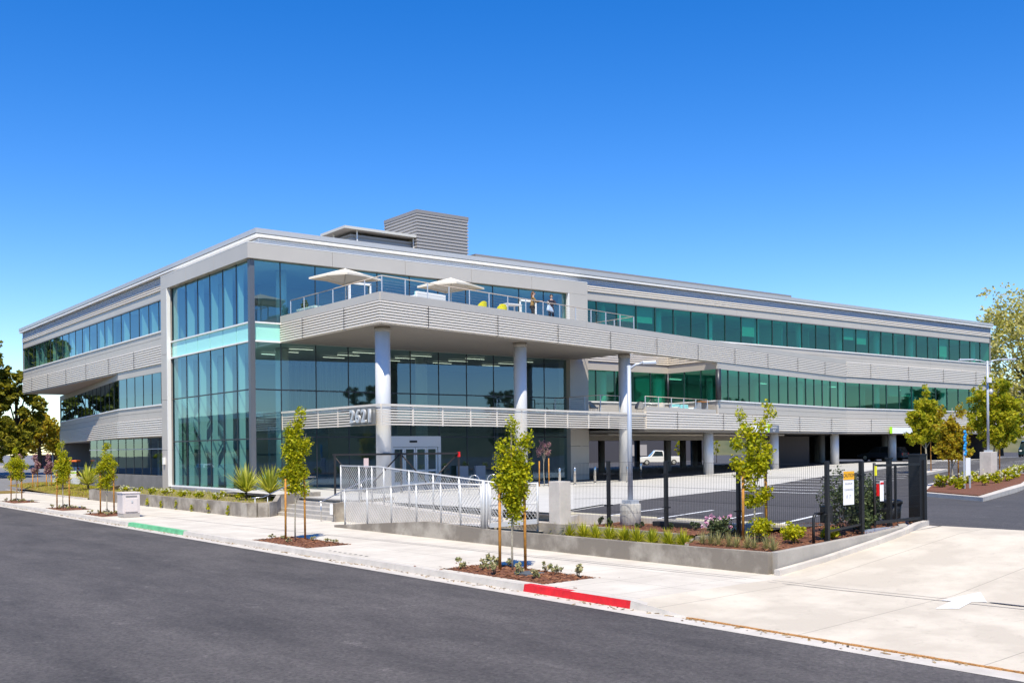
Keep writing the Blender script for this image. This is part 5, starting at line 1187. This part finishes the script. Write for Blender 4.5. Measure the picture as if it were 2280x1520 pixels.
for i, (x, y, rz, lb) in enumerate(((21.4,-3.9,.3,'grey lounge chair on the lower terrace left of the third column'), (24.9,-4.5,2.4,'grey lounge chair on the lower terrace right of the third column'), (27.1,-4.2,2.8,'cream lounge chair in the middle of the lower terrace'))):
    tub(lb, x, y, 5.2, rz, mat('grey_wicker', (.34,.33,.31), .8) if i < 2 else CANVAS, 'lounge chairs on the lower terrace')
t = thing('side_table', 'small grey table on the lower terrace left of the third column', 'table', (22.2,-3.6,5.2)); MB().box(-.35,.35,-.3,.3,.66,.70).build('top', MATS['grey_wicker'], t); MB().tube([(0,0,0),(0,0,.66)], .04, 8).build('leg', MATS['grey_wicker'], t)
t = thing('side_table', 'orange-topped table at the right end of the lower terrace', 'table', (32.2,-3.3,5.2)); MB().box(-.4,.4,-.3,.3,1.02,1.08).build('top', mat('orange_top', (.62,.25,.06), .5), t)
for q in (-.35,.35): MB().box(q-.03,q+.03,-.25,.25,0,1.02).build('leg', GPAINT, t)
for (x, y, lb, c1) in ((2.1,-1.6,'white chair seen inside the glass corner, left one',TEALF),(3.1,-1.2,'white chair seen inside the glass corner, right one',TEALF)): pass
t = thing('notice_stand', 'small pink and white notice board behind the black braced frame', 'notice', (1.9,-9.0,.95)); MB().tube([(0,0,0),(0,0,1.3)], .02, 6).build('post', GPAINT, t); MB().box(-.13,.13,-.03,-.01,1.25,1.72).build('board', mat('pink_board', (.65,.50,.50), .6), t)
for x, lb in ((13.1,'grey bench block before the lobby glass, left one'), (14.4,'grey bench block before the lobby glass, right one')):
    tag(MB().box(x-.5,x+.25,-1.35,-1.15,.95,2.05).build('display_panel', mat('grey_panel', (.30,.32,.36), .4), bevel=.01), lb.replace('bench block', 'display panel'), 'panel')
# ------------------------------------------------------------------ vehicles and machines
GLS = mat('car_glass', (.02,.03,.035), .08, coat=.5); CHR = mat('tail_light', (.65,.02,.02), .3); HL = mat('head_light', (.8,.8,.78), .2)
def vehicle(name, label, cat, loc, rz, L, W, H, paint, kind='suv'):
    t = thing(name, label, cat, loc, rz); b = bmesh.new()
    hw = W/2; h0 = .32; h1 = H*.56
    if kind == 'pickup': prof = [(-L/2,h0),(-L/2,h1*1.02),(-L*.10,h1*1.02),(-L*.07,H*.97),(L*.12,H),(L*.24,h1*1.02),(L*.46,h1*.96),(L/2,h1*.75),(L/2,h0)]
    else: prof = [(-L/2,h0),(-L/2+.02,h1),(-L*.44,H*.95),(-L*.1,H),(L*.12,H*.97),(L*.26,h1*1.04),(L*.46,h1*.92),(L/2,h1*.70),(L/2,h0)]
    mb = MB(); n = len(prof)
    def inset(z): return hw-(.16*max(0, (z-h1)/(H-h1)) if z > h1 else 0)-.02
    mb.add([(x,-inset(z),z) for x, z in prof]+[(x,inset(z),z) for x, z in prof], [tuple(range(n))[::-1], tuple(range(n,2*n))]+[(i,(i+1)%n,n+(i+1)%n,n+i) for i in range(n)])
    body = mb.build('body', paint, t, bevel=.05)
    for s in (-1, 1):
        mb = MB(); y = lambda z: s*(inset(z)+.012)
        if kind == 'pickup': mb.add([(-L*.065,y(h1*1.06),h1*1.06),(L*.20,y(h1*1.06),h1*1.06),(L*.115,y(H*.94),H*.94),(-L*.045,y(H*.92),H*.92)], [(0,1,2,3)])
        else:
            mb.add([(-L*.43,y(h1*1.05),h1*1.05),(-L*.02,y(h1*1.05),h1*1.05),(-L*.02,y(H*.93),H*.93),(-L*.40,y(H*.90),H*.90)], [(0,1,2,3)]); mb.add([(0,y(h1*1.05),h1*1.05),(L*.22,y(h1*1.05),h1*1.05),(L*.11,y(H*.92),H*.92),(0,y(H*.93),H*.93)], [(0,1,2,3)])
        mb.build('side_window', GLS, t)
    mb = MB(); xa = -L*.1-.02 if kind == 'pickup' else -L/2-.015; xb = -L*.07-.02 if kind == 'pickup' else -L*.445-.02
    mb.add([(xa,-hw*.75,h1*1.08),(xa,hw*.75,h1*1.08),(xb,hw*.66,H*.90),(xb,-hw*.66,H*.90)], [(0,3,2,1)]); mb.build('rear_window', GLS, t); mb = MB(); mb.add([(L*.255,-hw*.75,h1*1.08),(L*.255,hw*.75,h1*1.08),(L*.135,hw*.66,H*.93),(L*.135,-hw*.66,H*.93)], [(0,1,2,3)]); mb.build('windscreen', GLS, t)
    for s in (-1, 1):
        MB().box(-L/2-.03,-L/2+.06,s*hw*.82-.10,s*hw*.82+.10,h1*.72,h1*.98).build('tail_light', CHR, t); MB().box(L/2-.08,L/2+.02,s*hw*.72-.16,s*hw*.72+.16,h1*.62,h1*.78).build('headlight', HL, t)
        for x in (-L*.31, L*.32):
            w_ = MB(); w_.tube([(x,s*(hw-.24),.34),(x,s*(hw+.005),.34)], .34, 20, smooth=False); o = w_.build('wheel', TYRE, t)
            MB().tube([(x,s*(hw+.006),.34),(x,s*(hw+.02),.34)], .20, 14, smooth=False).build('rim', STEEL, o)
    MB().box(-L/2-.08,-L/2+.02,-hw*.95,hw*.95,.36,.55).build('bumper', mat('dark_bumper', (.06,.06,.065), .5), t)
    return t
vehicle('pickup_truck', 'white pickup truck in sunlight seen through the open garage', 'pickup truck', (71.5,39.2,.90), math.radians(142), 5.4, 1.95, 1.85, mat('white_car_paint', (.78,.78,.78), .25, coat=.5), 'pickup')
vehicle('parked_suv', 'dark blue car with a red tail light beyond the roller at far left', 'car', (9.3,73,.98), math.radians(75), 4.6, 1.9, 1.7, mat('navy_car_paint', (.02,.04,.10), .25, coat=.5))
vehicle('pickup_truck', 'white pickup truck parked left of the building base wall', 'pickup truck', (8.6,60,.72), math.radians(20), 5.2, 1.9, 1.75, MATS['white_car_paint'], 'pickup')
vehicle('parked_suv', 'dark teal car at the right picture edge by the far trees', 'car', (112,12.4,1.38), math.radians(200), 4.8, 1.95, 2.1, mat('dark_teal_paint', (.01,.03,.035), .25, coat=.5))
vehicle('parked_car', 'dark car under the building at the far right bay', 'car', (69,6,1.5), math.radians(100), 4.5, 1.8, 1.45, mat('slate_paint', (.05,.06,.08), .25, coat=.5))
r = thing('road_roller', 'yellow compact road roller with an orange canopy at far left', 'road roller', (.9,40.6,.36), math.radians(-30))
MB().tube([(-.75,-.55,.38),(-.75,.55,.38)], .38, 22, smooth=False).build('drum', STEEL, r); MB().tube([(.75,-.55,.38),(.75,.55,.38)], .38, 22, smooth=False).build('drum', STEEL, r)
MB().box(-.55,.75,-.48,.48,.55,1.05).box(-.95,-.3,-.4,.4,.75,1.0).build('body', MYEL, r, bevel=.05); MB().box(-.1,.3,-.2,.2,1.05,1.2).build('seat', BLACK, r, bevel=.02)
for x in (-.55,.6):
    for y in (-.5,.5): MB().box(x-.03,x+.03,y-.03,y+.03,1.0,2.0).build('canopy_post', BLACK, r)
MB().box(-.85,.85,-.62,.62,2.0,2.15).build('canopy', ORANGE, r, bevel=.03); MB().box(-.98,-.95,-.2,.2,.95,1.25).build('plate', WHITE, r)
t = thing('notice_sign', 'small white and lime notice board in front of the road roller', 'sign', (.35,37.2,.3)); MB().tube([(0,0,0),(0,0,.9)], .025, 6).build('post', GPAINT, t); MB().box(-.3,.3,-.03,0,.75,1.35).build('board', WHITE, t); MB().box(-.3,.3,-.034,-.03,1.12,1.24).build('stripe', MATS['lime_sign'], t)
# gates at the back of the side car park
t = thing('gate_screen', 'brown panelled enclosure gate between grey posts at far left', 'gate', (10.6,92.7,1.3), math.radians(-36))
for x in (0, 1.75, 3.5): MB().box(x-.08,x+.08,-.08,.08,0,2.0).build('post', GPAINT, t)
for x in (.1, 1.85): MB().box(x,x+1.55,-.03,.03,.05,1.7).build('panel', mat('brown_panel', (.16,.085,.07), .7), t)
MB().box(-.1,3.6,-.06,.06,1.98,2.08).build('top_bar', GPAINT, t)
setting('far_kerb', MB().obox((-6,96),(10.5,92.6),.3,1.0,1.65).obox((-30,60),(-6,96),.3,.3,1.2), CURB)
# backdrop behind the garage and at the right
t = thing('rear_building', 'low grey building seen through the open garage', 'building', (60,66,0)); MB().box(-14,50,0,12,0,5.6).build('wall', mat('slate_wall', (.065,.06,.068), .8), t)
mb = MB(); mb.box(6,9,-.1,0,.9,3.6); mb.box(16,18,-.1,0,.9,3.4); mb.box(30,36,-.1,0,1.8,3.6); mb.build('door', mat('pale_door', (.45,.40,.36), .7), t)
for i, (x, y, lb) in enumerate(((62,52,'slender yellow-green young tree seen through the garage, left one'), (80,44,'slender yellow-green young tree seen through the garage, middle one'), (90,46,'slender yellow-green young tree seen through the garage, right one'))):
    T('young_tree', lb, x, y, .9, 3.4, [(0,2.9,.3,.5),(0,2.1,.45,.6),(0,1.4,.4,.4)], LIME, .14, .16, 'young trees behind the garage', trunk=.03, stakes=(), strap=False) if False else big_tree('young_tree', lb, x, y, .9, 3.6, .6, 8, 900, LIME, .14, trunk=.05, group='young trees behind the garage')
m = MB(); N = 26
for i in range(N):
    x0 = 60+18*i; 
    h = lambda k: 9+13*math.exp(-((k-15)/5.5)**2)+2.5*math.sin(k*1.7)+1.3*math.sin(k*3.9)
    m.add([(x0,250-7*i,0),(x0+18,250-7*(i+1),0),(x0+26,290-7*(i+1),h(i+1)),(x0+8,290-7*i,h(i)),(x0+28,400,h(i)*.9),(x0+46,400,h(i+1)*.9)], [(0,1,2,3),(3,2,5,4)])
setting('hills', m, mat('dry_hill', (.16,.14,.07), .95, noise=(.06,.6), col2=(.05,.07,.03)))
for i, (x, y, z, lb) in enumerate(((262,106,8.5,'grey-roofed hillside house behind the large right-hand tree, lower one'), (276,100,14,'grey-roofed hillside house behind the large right-hand tree, upper one'), (285,84,9,'pale hillside house at the right picture edge'))):
    t = thing('hillside_house', lb, 'house', (x, y, z), math.radians(-20)); MB().box(-7,7,-5,5,-9,3).build('wall', mat('house_wall', (.40,.36,.34), .8), t)
    MB().add([(-8,-6,3),(8,-6,3),(8,6,3),(-8,6,3),(-7,0,6),(7,0,6)], [(0,1,5,4),(2,3,4,5),(1,2,5),(3,0,4),(3,2,1,0)]).build('roof', mat('slate_roof', (.16,.16,.19), .7), t)
    for k in range(3): MB().box(-5+4*k,-3.4+4*k,-5.1,-5,-.5,1.4).build('window', GLS, t)
def ridge(name, cx, cy, R, a0, a1, hb, seed):
    m = MB(); N = 48
    for i in range(N):
        def pt(j, r_, z): a = math.radians(a0+(a1-a0)*j/N); return (cx+r_*math.cos(a), cy+r_*math.sin(a), z)
        hh = lambda j: hb*(1+.25*math.sin(j*.7+seed)+.12*math.sin(j*2.3)+.08*math.sin(j*5.1))
        m.add([pt(i,R,-.4),pt(i+1,R,-.4),pt(i+1,R+30,hh(i+1)),pt(i,R+30,hh(i)),pt(i+1,R+120,hh(i+1)*1.3),pt(i,R+120,hh(i)*1.3)], [(0,1,2,3),(3,2,4,5)])
    setting(name, m, mat('wooded_ridge', (.045,.055,.025), .95, noise=(.12,.7), col2=(.10,.09,.045)))
ridge('hills', 0, -40, 230, 165, 345, 11, 1.0)
# across the street (seen mirrored in the glass)
t = thing('street_building', 'tan flat-roofed commercial building across the street, mirrored in the corner glass', 'building', (-44,130,0))
MB().box(-22,0,-32,30,0,8.8).build('wall', mat('tan_stucco', (.46,.36,.24), .85, noise=(.3,.1)), t); MB().box(-22.1,.15,-32.1,30.1,8.5,9.4).build('parapet', mat('pale_parapet', (.62,.56,.48), .8), t)
for k in range(6): MB().box(.0,.12,-33+9.6*k,-28+9.6*k,.9,3.2).build('window', GLS, t)
MB().box(.15,1.4,-34,24,3.5,3.8).build('awning', mat('dark_awning', (.10,.11,.10), .8), t)
t = thing('street_building', 'low brown commercial building further along the far side of the street', 'building', (-45,66,0)); MB().box(-20,0,-30,31,0,8.6).build('wall', mat('brown_stucco', (.13,.11,.08), .85), t); MB().box(-20,.2,-30.1,31.0,8.4,8.8).build('parapet', MATS['pale_parapet'], t)
for i, y in enumerate((62,71,84,93,104)):
    vehicle('parked_car', 'car parked along the far kerb opposite the glass corner, number %s' % 'one two three four five'.split()[i], 'car', (-32.6,y,.0), PI/2, 4.5, 1.8, 1.45, [mat('white_car_paint',(.78,.78,.78)), mat('red_car', (.3,.02,.02), .25, coat=.5), MATS['navy_car_paint'], MATS['white_car_paint'], MATS['slate_paint']][i])['label'] = ['white car parked furthest right along the far kerb','red car parked along the far kerb','navy car parked along the far kerb, opposite the glass','white car parked between navy and slate cars on the far kerb','slate grey car parked at the left of the far kerb row'][i]
bt = big_tree('broadleaf_tree', 'dark street tree across the road, before the brown building', -37, 70, .1, 8.5, 3.0, 22, 3000, DKGR, .34, th=3, group='trees mirrored in the glass')
for i, (x, y, s) in enumerate(((-37,112,.9),(150,-66,1.5),(128,-74,1.35),(106,-80,1.5),(84,-88,1.4),(62,-96,1.5),(40,-104,1.3),(18,-104,1.2),(176,-60,1.6),(200,-52,1.6))):
    dup(bt, (x, y, .1 if x < 0 else 1.0), i*1.1, ['dark street tree across the road, before the tan building','tree row south of the car park, third from its far end','tree row south of the car park, fourth from its far end','tree row south of the car park, fifth from its far end','tree row south of the car park, sixth from its far end','tree row south of the car park, seventh from its far end','tree row south of the car park, second from its near end','tree row south of the car park, nearest the street','tree row south of the car park, second from its far end','tree row south of the car park, at its far end'][i], s)
# ------------------------------------------------------------------ people on the terrace
SKIN = mat('skin', (.62,.40,.30), .5); HAIRB = mat('brown_hair', (.13,.06,.025), .5); HAIRD = mat('dark_hair', (.03,.018,.012), .5)
def skinned(name, verts, edges, radii, m, parent, sub=2):
    me = bpy.data.meshes.new(name); me.from_pydata(verts, edges, []); me.update(); o = bpy.data.objects.new(name, me); C.objects.link(o); o.parent = parent
    sk = o.modifiers.new('skin', 'SKIN'); sv = me.skin_vertices[0].data
    for i, r_ in enumerate(radii):
        sv[i].radius = r_ if isinstance(r_, tuple) else (r_, r_)
    sv[0].use_root = True; s = o.modifiers.new('sub', 'SUBSURF'); s.levels = sub; s.render_levels = sub; me.materials.append(m)
    sk.use_smooth_shade = True; return o
def person(label, loc, rz, coat, trousers, hair, long_hair, armL, armR, coatlen):
    t = thing('person', label, 'person', loc, rz)
    V = []; E = []; R = []
    def v(p, r_): V.append(p); R.append(r_); return len(V)-1
    def ch(a, pts):
        for p, r_ in pts: b = v(p, r_); E.append((a, b)); a = b
        return a
    pel = v((0,0,.94), (.13,.10)); chest = ch(pel, [((0,-.01,1.10),(.12,.09)),((0,-.03,1.28),(.15,.10)),((0,-.04,1.38),(.13,.085))])
    nk = ch(chest, [((0,-.05,1.46),.05),((0,-.06,1.51),.055),((0,-.075,1.57),(.072,.085)),((0,-.075,1.64),(.075,.09)),((0,-.065,1.70),(.05,.06))])
    hands = []
    for s, arm in ((-1, armL), (1, armR)):
        e = ch(chest, [((s*.10,-.04,1.385),.055),((s*.17,-.04,1.36),.052),(arm[0],.042),(((arm[0][0]+arm[1][0])/2,(arm[0][1]+arm[1][1])/2,(arm[0][2]+arm[1][2])/2),.036),(arm[1],.027)])
        d = (Vector(arm[1])-Vector(arm[0])).normalized(); q = Vector(arm[1])+d*.05; pm = ch(e, [(tuple(q),(.034,.018))]); sd_ = d.cross(Vector((0,0,1))).normalized()
        for k, (o_, l) in enumerate(((-.027,.062),(-.009,.075),(.009,.072),(.027,.055))):
            ch(pm, [(tuple(q+sd_*o_+d*.035),.0095),(tuple(q+sd_*o_*1.1+d*(.035+l*.5)+Vector((0,0,-.008))),.0085),(tuple(q+sd_*o_*1.1+d*(.035+l*.85)+Vector((0,0,-.03))),.0075)])
        ch(pm, [(tuple(q+sd_*.045*s-d*.005),.011),(tuple(q+sd_*.06*s+d*.03),.009)])
        ch(pel, [((s*.09,0,.86),.085),((s*.10,-.02,.50),.058),((s*.10,.0,.28),.048),((s*.10,.02,.09),.034),((s*.105,-.08,.04),.036),((s*.11,-.16,.03),.026)])
    skinned('body', V, E, R, SKIN, t, 2)
    f_ = MB(); f_.ell((0,-.165,1.625),(.014,.022,.022),8,6); f_.build('nose', SKIN, t); 
    f_ = MB(); f_.ell((-.030,-.150,1.655),(.013,.008,.007),8,6); f_.ell((.030,-.150,1.655),(.013,.008,.007),8,6); f_.build('eyes', INK, t); f_ = MB(); f_.ell((0,-.155,1.585),(.024,.008,.007),8,6); f_.build('mouth', mat('lips', (.5,.12,.1), .4), t)
    f_ = MB(); f_.ell((-.082,-.07,1.63),(.012,.02,.03),8,6); f_.ell((.082,-.07,1.63),(.012,.02,.03),8,6); f_.build('ears', SKIN, t)
    # clothes follow the body
    V2 = [(0,0,coatlen),(0,0,.98),(0,-.01,1.12),(0,-.03,1.30),(0,-.04,1.39),(0,-.05,1.435)]; R2 = [(.19,.15),(.165,.13),(.15,.12),(.175,.125),(.15,.105),(.07,.07)]; E2 = [(i,i+1) for i in range(5)]
    for s, arm in ((-1, armL), (1, armR)):
        a = 4
        for p, r_ in (((s*.11,-.04,1.39),.07),((s*.18,-.04,1.36),.066),(arm[0],.056),(((arm[0][0]+arm[1][0])/2,(arm[0][1]+arm[1][1])/2,(arm[0][2]+arm[1][2])/2),.050),(tuple(Vector(arm[0]).lerp(Vector(arm[1]), .93)),.042)):
            V2.append(p); R2.append(r_); E2.append((a, len(V2)-1)); a = len(V2)-1
    skinned('coat', V2, E2, R2, coat, t, 2)
    V3 = [(0,0,.95)]; R3 = [(.15,.12)]; E3 = []
    for s in (-1, 1):
        a = 0
        for p, r_ in (((s*.09,0,.84),.10),((s*.10,-.02,.50),.074),((s*.10,0,.28),.062),((s*.10,.02,.10),.055)): V3.append(p); R3.append(r_); E3.append((a, len(V3)-1)); a = len(V3)-1
    skinned('trousers', V3, E3, R3, trousers, t, 2)
    for s in (-1, 1): MB().ell((s*.107,-.06,.045),(.05,.13,.045)).build('shoe', BLACK, t)
    h_ = MB(); h_.ell((0,-.045,1.665),(.096,.105,.095),14,10)
    if long_hair: h_.ell((0,.035,1.50),(.095,.05,.20),12,10)
    else: h_.ell((0,.02,1.60),(.09,.06,.10),12,8)
    h_.build('hair', hair, t); return t
person('person in ochre patterned coat with long brown hair at the terrace rail', (13.75,-7.25,10.22), math.radians(52), mat('ochre_coat', (.42,.25,.07), .9, noise=(8,.6), col2=(.06,.04,.03)), mat('dark_trousers', (.02,.018,.022), .9), HAIRB, True,
       ((-.20,-.22,1.16),(-.10,-.44,1.18)), ((.20,-.22,1.16),(.12,-.46,1.20)), .72)
person('person in a dark top with arms folded on the terrace rail, facing the other', (15.35,-7.0,10.22), math.radians(-25), mat('dark_top', (.03,.025,.04), .9), mat('navy_trousers', (.02,.025,.05), .9), HAIRD, False,
       ((-.24,-.22,1.15),(-.05,-.40,1.16)), ((.24,-.24,1.13),(.08,-.42,1.14)), .85)
b = thing('shoulder_bag', 'pale blue and white bag hanging in front of the person in the dark top', 'bag', (15.05,-7.28,10.95), math.radians(12)); 
MB().add([(-.26,-.09,.02),(.26,-.09,-.06),(.26,.09,-.06),(-.26,.09,.02),(-.20,-.07,.34),(.10,-.07,.22),(.10,.07,.22),(-.20,.07,.34)], [(3,2,1,0),(4,5,6,7),(0,1,5,4),(1,2,6,5),(2,3,7,6),(3,0,4,7)]).build('body', mat('pale_blue_bag', (.55,.66,.82), .6), b, bevel=.03)
MB().tube([(-.18,0,.32),(-.16,.1,.55),(-.05,.1,.55),(.08,0,.22)], .012, 6).build('strap', WHITE, b)
t = thing('tall_table', 'white-framed high table beside the person in the ochre coat', 'table', (12.7,-6.6,10.2)); MB().box(-.55,.55,-.35,.35,.98,1.03).build('top', WHITE, t)
for q in ((-.5,-.3),(.5,-.3),(.5,.3),(-.5,.3)): MB().box(q[0]-.03,q[0]+.03,q[1]-.03,q[1]+.03,0,.98).build('leg', WHITE, t)
# chairs and table seen through the corner glass
for i, (x, y, rz, lb) in enumerate(((1.3,.9,.6,'pale green tub chair inside the glass corner, left of the small table'),(3.1,1.3,-2.2,'pale green tub chair inside the glass corner, right of the small table'))):
    tub(lb, x, y, .95, rz, mat('mint_plastic', (.55,.80,.72), .4), 'tub chairs inside the glass corner')
t = thing('round_table', 'small round table inside the glass corner between the pale green chairs', 'table', (2.2,1.1,.95)); MB().lathe(0,0,[(.38,.70),(.38,.73)],24).build('top', WHITE, t); MB().tube([(0,0,0),(0,0,.70)], .03, 8).build('leg', STEEL, t)
t = thing('wing_chair', 'yellow armchair inside the lobby glass beside the steps', 'chair', (3.3,.9,.95), .2); MB().box(-.35,.35,-.3,.3,.1,.45).build('seat', YELLOW, t, bevel=.05); MB().box(-.35,.35,.2,.35,.4,1.15).build('backrest', YELLOW, t, bevel=.05)

# ------------------------------------------------------------------ labels of look-alikes: told apart by their order across the view
ORD = 'first second third fourth fifth sixth seventh eighth ninth tenth eleventh twelfth thirteenth fourteenth fifteenth sixteenth seventeenth eighteenth nineteenth twentieth'.split()
def across(o):
    d = o.location-Vector((-23.007,-52.961,3.0)); return d.dot(rt)/d.dot(fw)
same = {}
for o in list(C.objects):
    if o.parent is None and o.get('label') and o.get('group'): same.setdefault((o['label'], o['group']), []).append(o)
for (lb, gr), os_ in same.items():
    if len(os_) > 1:
        for i, o in enumerate(sorted(os_, key=across)): o['label'] = '%s from the left of the %s' % (ORD[i], gr)
